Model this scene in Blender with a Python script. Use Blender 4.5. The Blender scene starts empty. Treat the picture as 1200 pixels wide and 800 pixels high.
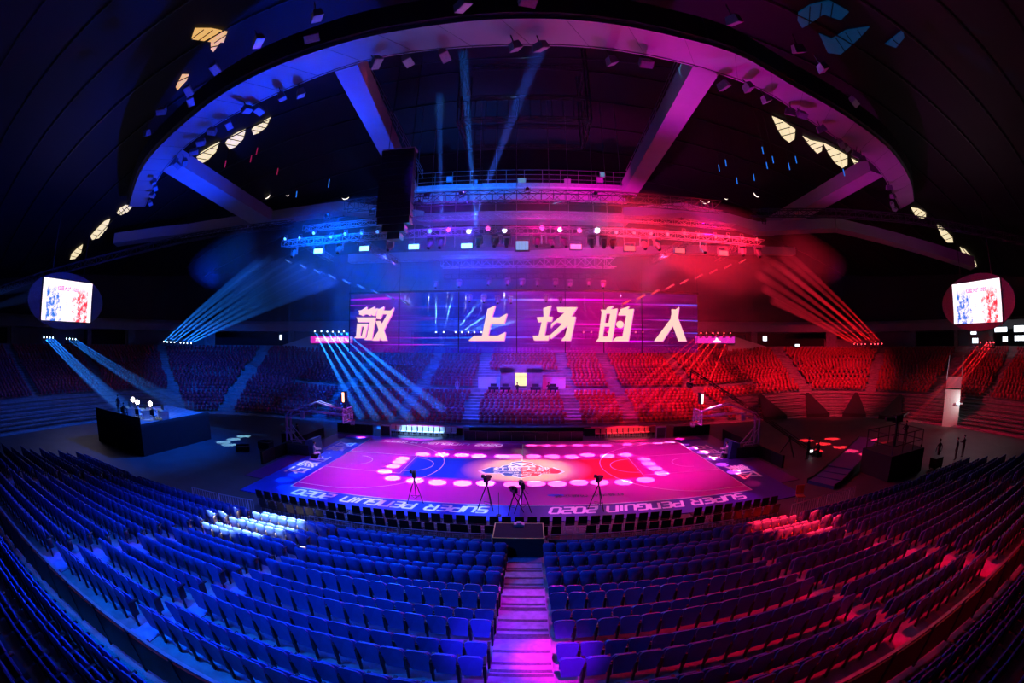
import bpy, bmesh, math, random
import numpy as np
from mathutils import Vector, Matrix
R = math.radians
random.seed(7)
SC = bpy.context.scene
COL = SC.collection

# ------------------------------------------------------------------ camera (15 mm full-frame fisheye, level)
F_PX, YAW, PITCH, ROLL = 507.76, -0.03524, 0.0073, 0.00237
CAM = Vector((0.336, -29.78, 8.77))          # world origin = centre of the court, +y away from the camera
def _unrot(v):
    x, y, z = v
    c, s = math.cos(ROLL), math.sin(ROLL); x, z = x*c - z*s, x*s + z*c
    c, s = math.cos(PITCH), math.sin(PITCH); y, z = y*c - z*s, y*s + z*c
    c, s = math.cos(YAW), math.sin(YAW); x, y = x*c + y*s, -x*s + y*c
    return Vector((x, y, z))
def ray(u, v):                               # survey helper: direction of a point seen in the 1200x800 photograph
    x, z = u - 600, 400 - v; r = math.hypot(x, z) or 1e-9; t = 2*math.asin(r/2/F_PX)
    return _unrot((math.sin(t)*x/r, math.cos(t), math.sin(t)*z/r))
def atz(u, v, Z): d = ray(u, v); return CAM + d*((Z - CAM.z)/d.z)
def aty(u, v, Y): d = ray(u, v); return CAM + d*((Y - CAM.y)/d.y)
def atx(u, v, X): d = ray(u, v); return CAM + d*((X - CAM.x)/d.x)
def proj(p):
    x, y, z = Vector(p) - CAM
    c, s = math.cos(YAW), math.sin(YAW); x, y = x*c - y*s, x*s + y*c
    c, s = math.cos(PITCH), math.sin(PITCH); y, z = y*c + z*s, -y*s + z*c
    c, s = math.cos(ROLL), math.sin(ROLL); x, z = x*c + z*s, -x*s + z*c
    r = math.hypot(x, z) or 1e-9; t = math.atan2(r, y); k = 2*F_PX*math.sin(t/2)
    return 600 + k*x/r, 400 - k*z/r
cd = bpy.data.cameras.new('camera'); cam = bpy.data.objects.new('camera', cd); COL.objects.link(cam)
cd.type = 'PANO'; cd.sensor_width = 36; cd.clip_start = 0.1; cd.clip_end = 500
cd.panorama_type = 'FISHEYE_EQUISOLID'
cd.fisheye_lens = F_PX*36/1200; cd.fisheye_fov = R(205)
rt, fw, up = _unrot((1, 0, 0)), _unrot((0, 1, 0)), _unrot((0, 0, 1))
cam.matrix_world = Matrix(((rt.x, up.x, -fw.x, CAM.x), (rt.y, up.y, -fw.y, CAM.y), (rt.z, up.z, -fw.z, CAM.z), (0, 0, 0, 1)))
SC.camera = cam

# ------------------------------------------------------------------ world: closed dark hall, no daylight
W = bpy.data.worlds.new('hall'); SC.world = W; W.use_nodes = True
nt = W.node_tree; nt.nodes['Background'].inputs[0].default_value = (0, 0, 0, 1)
vw = SC.view_settings
SC.display_settings.display_device = 'sRGB'
vw.view_transform = 'Standard'; vw.look = 'None'; vw.exposure = 0.0; vw.gamma = 1.0; vw.use_curve_mapping = False
cy = SC.cycles
cy.max_bounces = 5; cy.diffuse_bounces = 2; cy.glossy_bounces = 2; cy.transmission_bounces = 3; cy.volume_bounces = 0
cy.transparent_max_bounces = 48; cy.sample_clamp_indirect = 3.0; cy.caustics_reflective = False; cy.caustics_refractive = False

BLUE = (0.0, 0.10, 1.0); SKYB = (0.05, 0.35, 1.0); RED = (1.0, 0.012, 0.05); MAG = (1.0, 0.0, 0.55); VIO = (0.35, 0.02, 1.0); WHITE = (1, 0.95, 1)
LIGHTS = []
def look(o, a, b):
    o.location = a
    o.rotation_euler = (Vector(b) - Vector(a)).to_track_quat('-Z', 'Y').to_euler()
def spot(loc, tgt, power, color, angle, blend=0.3, radius=0.06, name='spot_light'):
    l = bpy.data.lights.new(name, 'SPOT'); l.energy = power; l.color = color; l.spot_size = R(angle); l.spot_blend = blend; l.shadow_soft_size = radius
    o = bpy.data.objects.new(name, l); COL.objects.link(o); look(o, loc, tgt); LIGHTS.append(o); return o
def area(loc, tgt, power, color, sx, sy, name='area_light'):
    l = bpy.data.lights.new(name, 'AREA'); l.energy = power; l.color = color; l.shape = 'RECTANGLE'; l.size = sx; l.size_y = sy
    o = bpy.data.objects.new(name, l); COL.objects.link(o); look(o, loc, tgt); LIGHTS.append(o); return o

# house washes (unseen floods, mostly hung in mid-air without fixtures)
spot((-8.5, -27.3, 14), (-7.0, -20, 1.5), 13000, (0.0, 0.12, 1.0), 88, 1.0, 0.5)   # blue flood above the last rows, left
spot((-0.6, -33.5, 19), (-0.3, -21.8, 1.5), 60000, (0.12, 0.02, 1.0), 7.5, 0.9, 0.2)  # violet and magenta floods on the central stairs
spot((1.6, -33.5, 19), (0.95, -22.2, 1.5), 70000, (1.0, 0.0, 0.95), 6, 0.9, 0.2)
spot((1.0, -1, 13.2), (0.4, -19, 1.5), 16000, (0.6, 0.0, 1.0), 8, 0.8, 0.3)
spot((11, -1, 13.2), (16, -23, 1), 34000, (1.0, 0.0, 0.01), 46, 0.8, 0.3)          # red and blue from the truss
spot((-10, -1, 13.2), (-12, -23, 1), 26000, (0.0, 0.07, 1.0), 62, 0.8, 0.3)
spot((10, -19.5, 22), (11, -22.6, 1.5), 13000, (1.0, 0.0, 0.045), 58, 0.9, 0.3)     # unseen steep floods added to light the treads between the rows
spot((-9, -19.5, 22), (-10, -22.6, 1.5), 22000, (0.0, 0.05, 1.0), 62, 0.9, 0.3)
# court washes
spot((-9, -2, 15), (-8.5, -1, 0), 16000, (0.85, 0.12, 1.0), 66, 0.8, 0.4)
spot((9, -2, 15), (8.5, 1, 0), 15000, (1.0, 0.04, 0.60), 66, 0.8, 0.4)
spot((0, 0.5, 13.2), (0.3, -0.4, 0), 12500, (1.0, 0.70, 0.46), 31, 0.7, 0.3)
for x in (-12.5, -9, -5.5, -2): spot((x, -9.5, 14), (x, -8.6, 0), 13000, (0.18, 0.45, 1.0), 13, 0.6, 0.1)
for x in (2.5, 6, 9.5, 12.5): spot((x, -9.5, 14), (x, -8.6, 0), 5000, (1.0, 0.10, 0.75), 13, 0.6, 0.1)
for y in (-3, 0.5): spot((-15.6, y, 14), (-15.4, y, 0), 9000, (0.4, 0.65, 1.0), 12, 0.6, 0.1)
for y in (-3, 0.5): spot((15.6, y, 14), (15.4, y, 0), 5000, (1.0, 0.2, 0.8), 12, 0.6, 0.1)
for x in (-11.5, -7, -3): spot((x, 5, 13.2), (x, 6.9, 0), 5000, (1.0, 0.55, 1.0), 13, 0.6, 0.1)
spot((-9.5, 5, 13.2), (-9.7, 9.9, 0.5), 60000, (0.3, 0.6, 1.0), 20, 0.5, 0.1)      # team chairs beyond the court
spot((9.5, 5, 13.2), (9.9, 9.9, 0.5), 30000, (1.0, 0.12, 0.16), 20, 0.5, 0.1)
# far stands
for x0, c, p in ((-46, BLUE, 130000), (-26, BLUE, 150000), (-10, (0.10, 0.02, 1.0), 60000), (3, (1, 0.0, 0.30), 38000), (15, RED, 150000), (26, RED, 190000), (44, RED, 180000)):
    spot((x0*0.40, -10, 25.0), (x0, 30 - abs(x0)*0.18, 3.5), p*1.15, c, 34, 1.0, 0.4)
spot((12, 8, 17), (60, -8, 4), 70000, RED, 46, 1.0, 0.4)
spot((-12, 8, 17), (-60, -5, 4), 26000, (0.02, 0.06, 1), 50, 1.0, 0.4)
# the ring beam and struts lit from below
spot((-14, 0, 17), (-22, -8, 26), 34000, (0.0, 0.035, 1.0), 130, 1.0, 0.4)
spot((-30, 4, 14), (-40, 0, 26), 30000, (0.0, 0.035, 1.0), 100, 1.0, 0.4)
spot((14, 0, 17), (14, -9, 26), 4800, (0.75, 0.0, 0.9), 130, 1.0, 0.4)
spot((30, 4, 14), (40, 0, 26), 4800, (0.75, 0.0, 0.65), 100, 1.0, 0.4)
spot((-6, 10, 19), (-6, 18, 26), 20000, (0.0, 0.14, 1), 120, 1.0, 0.4)
spot((6, 12, 19), (9, 22, 26), 12000, (1, 0.0, 0.6), 120, 1.0, 0.4)
spot((-12, -1, 19), (-12, 1, 26), 3500, (0.0, 0.05, 1.0), 120, 1.0, 0.3)
for x, c, p in ((-15, (0, 0.08, 1), 18000), (-4, (0.1, 0.03, 1), 12000), (4, (0.9, 0, 0.5), 5000), (14, (1, 0, 0.05), 6000)): spot((x, 10, 26), (x, 3, 16), p, c, 60, 1.0, 0.4)
# colour washes through the haze bank behind the rig
spot((-17, 10, 28), (-12, 21, 10), 210000, (0.0, 0.07, 1.0), 80, 1.0, 0.4)
spot((-5, 10, 28), (-3, 21, 10), 110000, (0.03, 0.03, 1.0), 60, 1.0, 0.4)
spot((6, 10, 28), (6, 21, 10), 50000, (0.9, 0.0, 0.5), 60, 1.0, 0.4)
spot((16, 10, 28), (14, 21, 10), 52000, (1.0, 0.0, 0.06), 70, 1.0, 0.4)
# the hard white-blue and red patches on the seats beside the court
spot((-13, -27.5, 25), (-11.0, -15.7, 0.8), 560000, (1.0, 0.85, 0.80), 10, 0.3, 0.05)
spot((13.5, -27.5, 25), (11.9, -15.2, 0.8), 1100000, (1.0, 0.006, 0.008), 9, 0.3, 0.05)
spot((-22, 0, 13), (-34, -6, 0), 34000, (0.0, 0.10, 1.0), 88, 1.0, 0.3)           # dim colour on the open floor
spot((22, 0, 13), (34, -6, 0), 6000, (1.0, 0.0, 0.12), 70, 1.0, 0.3)
# ------------------------------------------------------------------ materials
MATS = {}
def mat(name, col, rough=0.6, metal=0.0, var=0.15, scale=6.0, emit=None, es=1.0, bump=0.0, alpha=1.0):
    if name in MATS: return MATS[name]
    m = bpy.data.materials.new(name); m.use_nodes = True; n = m.node_tree; b = n.nodes['Principled BSDF']
    b.inputs['Roughness'].default_value = rough; b.inputs['Metallic'].default_value = metal; b.inputs['Alpha'].default_value = alpha
    tc = n.nodes.new('ShaderNodeTexCoord'); ns = n.nodes.new('ShaderNodeTexNoise'); ns.inputs['Scale'].default_value = scale; ns.inputs['Detail'].default_value = 3
    n.links.new(tc.outputs['Object'], ns.inputs['Vector'])
    cr = n.nodes.new('ShaderNodeValToRGB'); cr.color_ramp.elements[0].position = 0.3; cr.color_ramp.elements[1].position = 0.7
    cr.color_ramp.elements[0].color = tuple(c*(1 - var) for c in col) + (1,); cr.color_ramp.elements[1].color = tuple(min(1, c*(1 + var)) for c in col) + (1,)
    n.links.new(ns.outputs['Fac'], cr.inputs[0]); n.links.new(cr.outputs[0], b.inputs['Base Color'])
    if bump:
        bp = n.nodes.new('ShaderNodeBump'); bp.inputs['Strength'].default_value = bump; n.links.new(ns.outputs['Fac'], bp.inputs['Height']); n.links.new(bp.outputs[0], b.inputs['Normal'])
    if emit:
        b.inputs['Emission Color'].default_value = tuple(emit) + (1,); b.inputs['Emission Strength'].default_value = es; m.cycles.emission_sampling = 'NONE'
    MATS[name] = m; return m
M_CONC = mat('concrete', (0.15, 0.15, 0.16), 0.8, var=0.25, scale=1.5, bump=0.1)
M_TREAD = mat('stand_tread', (0.24, 0.24, 0.25), 0.6, var=0.3, scale=2.5)
M_RISER = mat('stand_riser', (0.05, 0.05, 0.055), 0.8)
M_STAIR = mat('stair_vinyl', (0.36, 0.22, 0.42), 0.55, var=0.25, scale=5)
M_NOSE = mat('stair_nosing', (0.12, 0.06, 0.12), 0.8, var=0.3, scale=12)
M_FLOOR = mat('arena_floor', (0.045, 0.045, 0.05), 0.55, var=0.25, scale=0.6)
M_ROOF = mat('roof_panel', (0.003, 0.003, 0.004), 0.7, var=0.3, scale=0.3)
M_RIB = mat('roof_rib', (0.02, 0.022, 0.022), 0.5)
M_WHITE = mat('white_paint', (0.42, 0.42, 0.43), 0.5, var=0.05)
M_BEAM = mat('ring_beam_paint', (0.28, 0.27, 0.28), 0.55, var=0.06, scale=0.5)
M_BLUESEAT = mat('blue_plastic', (0.03, 0.09, 0.34), 0.38, var=0.12, scale=3)
M_REDSEAT = mat('orange_red_plastic', (0.23, 0.013, 0.04), 0.42, var=0.15, scale=2)
M_BLACK = mat('black_plastic', (0.003, 0.003, 0.004), 0.45)
M_CLOTH = mat('black_drape', (0.010, 0.010, 0.014), 0.95, bump=0.2)
M_METAL = mat('grey_steel', (0.45, 0.45, 0.47), 0.35, 0.8)
M_TRUSS = mat('truss_aluminium', (0.42, 0.42, 0.45), 0.45, 0.15)
M_DARKTRUSS = mat('truss_black', (0.04, 0.04, 0.045), 0.5, 0.1)
M_WALL = mat('concourse_wall', (0.20, 0.20, 0.21), 0.8, var=0.1, scale=0.4)
M_DARK = mat('dark_opening', (0.01, 0.01, 0.012), 0.9)
M_SKIN = mat('skin', (0.55, 0.33, 0.25), 0.6); M_HAIR = mat('hair', (0.01, 0.008, 0.006), 0.6)
M_SHIRTW = mat('pale_shirt', (0.6, 0.65, 0.7), 0.8); M_SHIRTD = mat('dark_clothes', (0.02, 0.02, 0.03), 0.9)
M_SKYL = mat('skylight_glass', (0.5, 0.45, 0.35), 0.4, emit=(1.0, 0.83, 0.50), es=0.95)
M_SKYLO = mat('skylight_amber', (0.5, 0.35, 0.2), 0.4, emit=(1.0, 0.55, 0.16), es=0.8)
M_SKYLB = mat('skylight_blue', (0.02, 0.05, 0.1), 0.4, emit=(0.0, 0.05, 0.16), es=0.35)
def emis(name, c, s): return mat(name, (0.02, 0.02, 0.02), 0.4, emit=c, es=s)
M_LBLUE = emis('lens_blue', (0.08, 0.35, 1.0), 4.5); M_LWHITE = emis('lens_white', (0.7, 0.85, 1), 5)
M_LRED = emis('lens_red', (1.0, 0.06, 0.08), 4); M_LPINK = emis('lens_pink', (1.0, 0.08, 0.35), 4.5)
M_WIN = emis('lit_window', (0.8, 0.9, 1.0), 2.2); M_WARM = emis('lit_doorway', (1.0, 0.78, 0.38), 1.4)
M_CLOCK = emis('clock_red', (1.0, 0.28, 0.14), 8)
M_YEL = mat('yellow_tape', (0.75, 0.75, 0.12), 0.6)

# ------------------------------------------------------------------ mesh helpers
class MB:
    def __init__(s): s.v = []; s.f = []; s.cuts = []
    def add(s, v, f):
        s.cuts.append((len(s.v), len(s.f))); n = len(s.v); s.v += [tuple(p) for p in v]; s.f += [tuple(i + n for i in q) for q in f]; return s
    def box(s, x0, x1, y0, y1, z0, z1):
        return s.hexa([(x0,y0,z0),(x1,y0,z0),(x1,y1,z0),(x0,y1,z0),(x0,y0,z1),(x1,y0,z1),(x1,y1,z1),(x0,y1,z1)])
    def hexa(s, p): return s.add(p, [(0,3,2,1),(4,5,6,7),(0,1,5,4),(1,2,6,5),(2,3,7,6),(3,0,4,7)])
    def cbox(s, c, d): return s.box(c[0]-d[0]/2, c[0]+d[0]/2, c[1]-d[1]/2, c[1]+d[1]/2, c[2]-d[2]/2, c[2]+d[2]/2)
    def tube(s, a, b, r, r2=None, n=6, cap=True):
        a = Vector(a); b = Vector(b); r2 = r if r2 is None else r2; d = (b - a)
        q = d.to_track_quat('Z', 'Y'); v = []
        for p, rr in ((a, r), (b, r2)):
            for i in range(n):
                t = 2*math.pi*(i + .5)/n; v.append(p + q @ Vector((math.cos(t)*rr, math.sin(t)*rr, 0)))
        f = [(i, (i+1) % n, n + (i+1) % n, n + i) for i in range(n)]
        if cap: f += [tuple(range(n))[::-1], tuple(range(n, 2*n))]
        return s.add(v, f)
    def path(s, pts, r, n=6):
        for a, b in zip(pts, pts[1:]): s.tube(a, b, r, n=n)
        return s
    def prism(s, pts, h0, h1, axis='z'):
        k = len(pts); mp = {'z': lambda p, h: (p[0], p[1], h), 'y': lambda p, h: (p[0], h, p[1]), 'x': lambda p, h: (h, p[0], p[1])}[axis]
        return s.add([mp(p, h0) for p in pts] + [mp(p, h1) for p in pts], [tuple(range(k))[::-1], tuple(range(k, 2*k))] + [(i, (i+1) % k, k + (i+1) % k, k + i) for i in range(k)])
    def sphere(s, c, r, n=8, m=5, sz=1.0):
        v = []; f = []
        for j in range(m + 1):
            t = math.pi*j/m
            for i in range(n):
                p = 2*math.pi*i/n; v.append((c[0] + r*math.sin(t)*math.cos(p), c[1] + r*math.sin(t)*math.sin(p), c[2] + r*sz*math.cos(t)))
        for j in range(m):
            for i in range(n): f.append((j*n+i, (j+1)*n+i, (j+1)*n+(i+1) % n, j*n+(i+1) % n))
        return s.add(v, f)
    def xf(s, M):
        s.v = [tuple(M @ Vector(p)) for p in s.v]; return s
    def mesh(s, name, m):
        me = bpy.data.meshes.new(name); me.from_pydata(s.v, [], s.f); me.update()
        if m: me.materials.append(m)
        return me
    def each(s, name, m, parent=None):                 # every closed primitive becomes an object of its own
        cuts = s.cuts + [(len(s.v), len(s.f))]; out = []
        for (v0, f0), (v1, f1) in zip(cuts, cuts[1:]):
            q = MB(); q.v = s.v[v0:v1]; q.f = [tuple(i - v0 for i in f) for f in s.f[f0:f1]]; out.append(q.build(name, m, parent))
        return out
    def build(s, name, m, parent=None, smooth=False):
        me = s.mesh(name, m)
        if smooth: me.shade_smooth()
        return link(name, me, parent)
def link(name, data, parent=None):
    o = bpy.data.objects.new(name, data); COL.objects.link(o)
    if parent: o.parent = parent
    return o
def bevel(o, w=0.01, seg=1):
    m = o.modifiers.new('bevel', 'BEVEL'); m.width = w; m.segments = seg; m.limit_method = 'ANGLE'; return o
def tag(o, label=None, cat=None, group=None, kind=None):
    if label: o['label'] = label
    if cat: o['category'] = cat
    if group: o['group'] = group
    if kind: o['kind'] = kind
    return o
def thing(name, label, cat, loc=(0, 0, 0), rz=0.0, group=None):
    o = bpy.data.objects.new(name, None); COL.objects.link(o); o.location = loc; o.rotation_euler = (0, 0, rz); o.empty_display_size = 0.2
    return tag(o, label, cat, group)
def struct(name, mb, m, parent=None):
    o = mb.build(name, m, parent)
    if parent is None: o['kind'] = 'structure'
    return o
KIDS = {}
def tree(root):
    return [(c, [(g, []) for g in c.children]) for c in root.children]
def dup(root, tr, loc, rz=None, label=None, group=None, rot=None):
    r = root.copy(); COL.objects.link(r); r.location = loc
    if rz is not None: r.rotation_euler = (0, 0, rz)
    if rot is not None: r.rotation_euler = rot
    if label: r['label'] = label
    if group: r['group'] = group
    for ch, gs in tr:
        c = ch.copy(); COL.objects.link(c); c.parent = r
        for g, _ in gs:
            d = g.copy(); COL.objects.link(d); d.parent = c
    return r
ORD = ['first','second','third','fourth','fifth','sixth','seventh','eighth','ninth','tenth','eleventh','twelfth','thirteenth','fourteenth','fifteenth','sixteenth','seventeenth','eighteenth','nineteenth','twentieth']
def ordn(i):
    if i < 20: return ORD[i]
    t = ['twenty','thirty','forty','fifty','sixty','seventy'][(i+1)//10 - 2]; u = (i+1) % 10
    return t + '-' + ORD[u-1] if u else {'twenty':'twentieth','thirty':'thirtieth','forty':'fortieth','fifty':'fiftieth','sixty':'sixtieth','seventy':'seventieth'}[t]
def stroke(mb, pts, w, z0, z1, closed=False):     # flat ribbon with mitred joints in the xy plane
    n = len(pts); P = [Vector((p[0], p[1], 0)) for p in pts]; L = []; Rr = []
    for i in range(n):
        a = P[(i-1) % n] if (closed or i > 0) else None; b = P[(i+1) % n] if (closed or i < n-1) else None
        d1 = (P[i] - a).normalized() if a is not None else None; d2 = (b - P[i]).normalized() if b is not None else None
        d = ((d1 or d2) + (d2 or d1)); d = d.normalized() if d.length > 1e-6 else d2
        nn = Vector((-d.y, d.x, 0)); k = 1.0
        if d1 is not None and d2 is not None:
            c = nn.dot(Vector((-d1.y, d1.x, 0))); k = 1/max(c, 0.35)
        L.append(P[i] + nn*w/2*k); Rr.append(P[i] - nn*w/2*k)
    m = n if closed else n - 1
    for i in range(m):
        j = (i+1) % n
        mb.hexa([(Rr[i].x,Rr[i].y,z0),(Rr[j].x,Rr[j].y,z0),(L[j].x,L[j].y,z0),(L[i].x,L[i].y,z0),(Rr[i].x,Rr[i].y,z1),(Rr[j].x,Rr[j].y,z1),(L[j].x,L[j].y,z1),(L[i].x,L[i].y,z1)])
def text_mesh(body, size, extr=0.0):
    c = bpy.data.curves.new('lettering', 'FONT'); c.body = body; c.size = size; c.align_x = 'CENTER'; c.align_y = 'CENTER'; c.extrude = extr; c.resolution_u = 2; c.offset = size*0.018
    o = bpy.data.objects.new('lettering', c); COL.objects.link(o); bpy.context.view_layer.update()
    me = bpy.data.meshes.new_from_object(o.evaluated_get(bpy.context.evaluated_depsgraph_get())); bpy.data.objects.remove(o); return me
def text_obj(name, body, size, m, parent, loc, rot, extr=0.0, sx=1.0, sy=1.0):
    me = text_mesh(body, size, extr); me.materials.clear(); me.materials.append(m)
    o = link(name, me, parent); o.location = loc; o.rotation_euler = rot; o.scale = (sx, sy, 1); return o
def poly_curve(loops, extr):                       # filled outline with holes -> mesh
    c = bpy.data.curves.new('outline', 'CURVE'); c.dimensions = '2D'; c.fill_mode = 'BOTH'; c.extrude = extr
    for lp in loops:
        s = c.splines.new('POLY'); s.points.add(len(lp) - 1); s.use_cyclic_u = True
        for p, q in zip(s.points, lp): p.co = (q[0], q[1], 0, 1)
    o = bpy.data.objects.new('outline', c); COL.objects.link(o); bpy.context.view_layer.update()
    me = bpy.data.meshes.new_from_object(o.evaluated_get(bpy.context.evaluated_depsgraph_get())); bpy.data.objects.remove(o); return me
def truss_mb(a, b, w=0.5, rr=0.035, bay=0.8, mb=None, up=Vector((0, 0, 1)), chords=True):
    a = Vector(a); b = Vector(b); mb = mb or MB(); d = (b - a).normalized(); s = d.cross(up).normalized()*w/2; u = s.cross(d).normalized()*w/2
    cs = [s+u, s-u, -s-u, -s+u]; n = max(1, round((b-a).length/bay))
    if chords:
        for c in cs: mb.tube(a+c, b+c, rr, n=4)
    for i in range(n):
        p = a + (b-a)*i/n; q = a + (b-a)*(i+1)/n
        for j in range(4):
            c0, c1 = cs[j], cs[(j+1) % 4]
            mb.tube(p + (c0 if i % 2 else c1), q + (c1 if i % 2 else c0), rr*0.6, n=3, cap=False)
        mb.tube(p+cs[0], p+cs[1], rr*.6, n=3, cap=False); mb.tube(p+cs[2], p+cs[3], rr*.6, n=3, cap=False)
    return mb
def smooth_curve(pts, n):                          # Catmull-Rom resample
    P = [Vector(p) for p in pts]; P = [2*P[0]-P[1]] + P + [2*P[-1]-P[-2]]; out = []
    for i in range(1, len(P)-2):
        for k in range(8):
            t = k/8; a, b, c, d = P[i-1:i+3]
            out.append(0.5*((2*b) + (c-a)*t + (2*a-5*b+4*c-d)*t*t + (3*b-a-3*c+d)*t**3))
    out.append(P[-2]); L = [0]
    for p, q in zip(out, out[1:]): L.append(L[-1] + (q-p).length)
    res = []; j = 0
    for k in range(n+1):
        s = L[-1]*k/n
        while j < len(L)-2 and L[j+1] < s: j += 1
        t = (s - L[j])/max(L[j+1]-L[j], 1e-9); res.append(out[j].lerp(out[j+1], t))
    return res
# ------------------------------------------------------------------ floor
struct('floor', MB().box(-90, 90, -60, 60, -0.3, 0.0), M_FLOOR)

# ------------------------------------------------------------------ bowl (far, left and right stands)
INNER = smooth_curve([(-47,-27,0),(-47,-14,0),(-45.9,-2.6,0),(-40.8,10.2,0),(-32,13.9,0),(-20,14.4,0),(0,14.4,0),(20,14.4,0),(32,13.9,0),(40.8,10.2,0),(45.9,-2.6,0),(47,-14,0),(47,-27,0)], 150)
NI = len(INNER)
NORM = []
for i in range(NI):
    a = INNER[max(i-3, 0)]; b = INNER[min(i+3, NI-1)]; d = (b - a).normalized(); NORM.append(Vector((-d.y, d.x, 0)))
def bowl_pt(fi, o):
    i = min(int(fi), NI-2); t = fi - i
    return INNER[i].lerp(INNER[i+1], t) + NORM[i].lerp(NORM[i+1], t).normalized()*o
def cw(fi):                                          # 1 in the long straight far side, 0 in the corners and ends
    x = abs(bowl_pt(fi, 0).x); t = min(max((x-24)/14, 0), 1); return 1 - t*t*(3-2*t)
def prof(fi, o):
    w = cw(fi)
    zc = 0.29*o if o < 9 else (2.61 if o < 11 else 2.85 + 0.365*(o-11))
    zn = 0.38*o if o < 6 else 2.35 + 0.30*(o-6)
    return w*zc + (1-w)*zn
ROWS = [0.6 + 0.85*j for j in range(28)]             # 0.6 .. 23.5
def bowl_surface():
    mb = MB(); idx = []
    offs = [(0, 0)] 
    for i in range(NI):
        col = [(*bowl_pt(i, 0).xy, -0.05)]
        for j, o in enumerate(ROWS):
            z = prof(i, o) ; p = bowl_pt(i, o-0.42); q = bowl_pt(i, o+0.43)
            col += [(p.x, p.y, z), (q.x, q.y, z)]
        q = bowl_pt(i, 26.5); col += [(q.x, q.y, col[-1][2])]
        idx.append(len(mb.v)); mb.v += col
    m = len(ROWS)*2 + 2
    for i in range(NI-1):
        for k in range(m-1): mb.f.append((idx[i]+k, idx[i]+k+1, idx[i+1]+k+1, idx[i+1]+k))
    return mb
struct('stand_terrace', bowl_surface(), M_CONC)

def u_to_fi(u, o=12):
    best = min(range(0, (NI-1)*4), key=lambda k: abs(proj(tuple(bowl_pt(k/4, o).xy) + (prof(k/4, o),))[0] - u)); return best/4
AISLES = [(u_to_fi(u, o), w) for u, o, w in ((28,12,1.0),(112,12,1.0),(196,12,1.1),(293,12,2.0),(415,12,1.2),(497,12,1.1),(564.5,14,1.3),(661.5,14,1.3),(718,12,1.3),(806,12,1.3),(931,12,2.0),(1024,12,1.4),(1112,12,3.2),(1168,12,1.2))]
AISLE_P = [(bowl_pt(fi, 0), bowl_pt(fi, 24), w) for fi, w in AISLES]
def in_aisle(p):
    for a, b, w in AISLE_P:
        d = (b - a).normalized(); v = p - a
        if abs(v.x*d.y - v.y*d.x) < w/2 + 0.2 and v.dot(d) > -2: return True
    return False
FI_R = min(range(NI), key=lambda i: abs(INNER[i].x - 25) + abs(INNER[i].y - 14)*.5)
FI_L = min(range(NI), key=lambda i: abs(INNER[i].x + 42) + abs(INNER[i].y - 8)*.5)
SEAT_V = [(-.22,-.03,.42),(.22,-.03,.42),(.22,.03,.42),(-.22,.03,.42),(-.2,.05,.86),(.2,.05,.86),(.2,.11,.86),(-.2,.11,.86),
          (-.22,-.36,.36),(.22,-.36,.36),(.22,.04,.36),(-.22,.04,.36),(-.22,-.36,.43),(.22,-.36,.43),(.22,.04,.43),(-.22,.04,.43)]
HEX = np.array([(0,3,2,1),(4,5,6,7),(0,1,5,4),(1,2,6,5),(2,3,7,6),(3,0,4,7)])
def seats_np(places, V, faces):
    V = np.array(V); n = len(V); P = np.array(places)          # x,y,z,rz  (front of the seat looks along -y before turning)
    c, s = np.cos(P[:,3])[:,None], np.sin(P[:,3])[:,None]
    X = V[:,0][None]*c - V[:,1][None]*s + P[:,0][:,None]; Y = V[:,0][None]*s + V[:,1][None]*c + P[:,1][:,None]; Z = V[:,2][None] + P[:,2][:,None]
    v = np.stack([X, Y, Z], 2).reshape(-1, 3); f = (faces[None] + (np.arange(len(P))*n)[:,None,None]).reshape(-1, 4)
    return v, f
def np_mesh(name, v, f, m):
    me = bpy.data.meshes.new(name); me.vertices.add(len(v)); me.vertices.foreach_set('co', v.astype(np.float32).ravel())
    me.loops.add(len(f)*4); me.loops.foreach_set('vertex_index', f.astype(np.int32).ravel())
    me.polygons.add(len(f)); me.polygons.foreach_set('loop_start', np.arange(len(f), dtype=np.int32)*4)
    me.update(calc_edges=True); me.validate(); me.materials.append(m); return me
far = []
for j, o in enumerate(ROWS):
    row_fi = np.linspace(0, NI-1, 1400); pts = [bowl_pt(f, o) for f in row_fi]; acc = 0
    for k in range(1, 1400):
        acc += (pts[k]-pts[k-1]).length
        if acc < 0.56: continue
        acc = 0; fi = row_fi[k]; p = pts[k]; low = o < 9.3
        if cw(fi) > 0.5 and 9.0 < o < 11.4: continue
        if low and fi > FI_R: 
            if o < 6.3: continue
        elif low and fi < FI_L:
            if o < 6.3: continue
        elif not low and cw(fi) < 0.5 and False: continue
        if in_aisle(p): continue
        if -6.2 < p.x < 5.6 and p.y > 20 and 9 < o < 16.0: continue
        a = pts[min(k+2, 1399)]; b = pts[max(k-2, 0)]; d = a - b
        far.append((p.x, p.y, prof(fi, o), math.atan2(d.y, d.x)))
v, f = seats_np(far, SEAT_V, np.concatenate([HEX, HEX+8]))
o = link('stadium_seat_rows', np_mesh('stadium_seat_rows', v, f, M_REDSEAT))
tag(o, 'orange-red plastic stadium seats filling the far, left and right stands', 'stadium seats', kind='stuff')
print('far seats', len(far))

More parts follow.
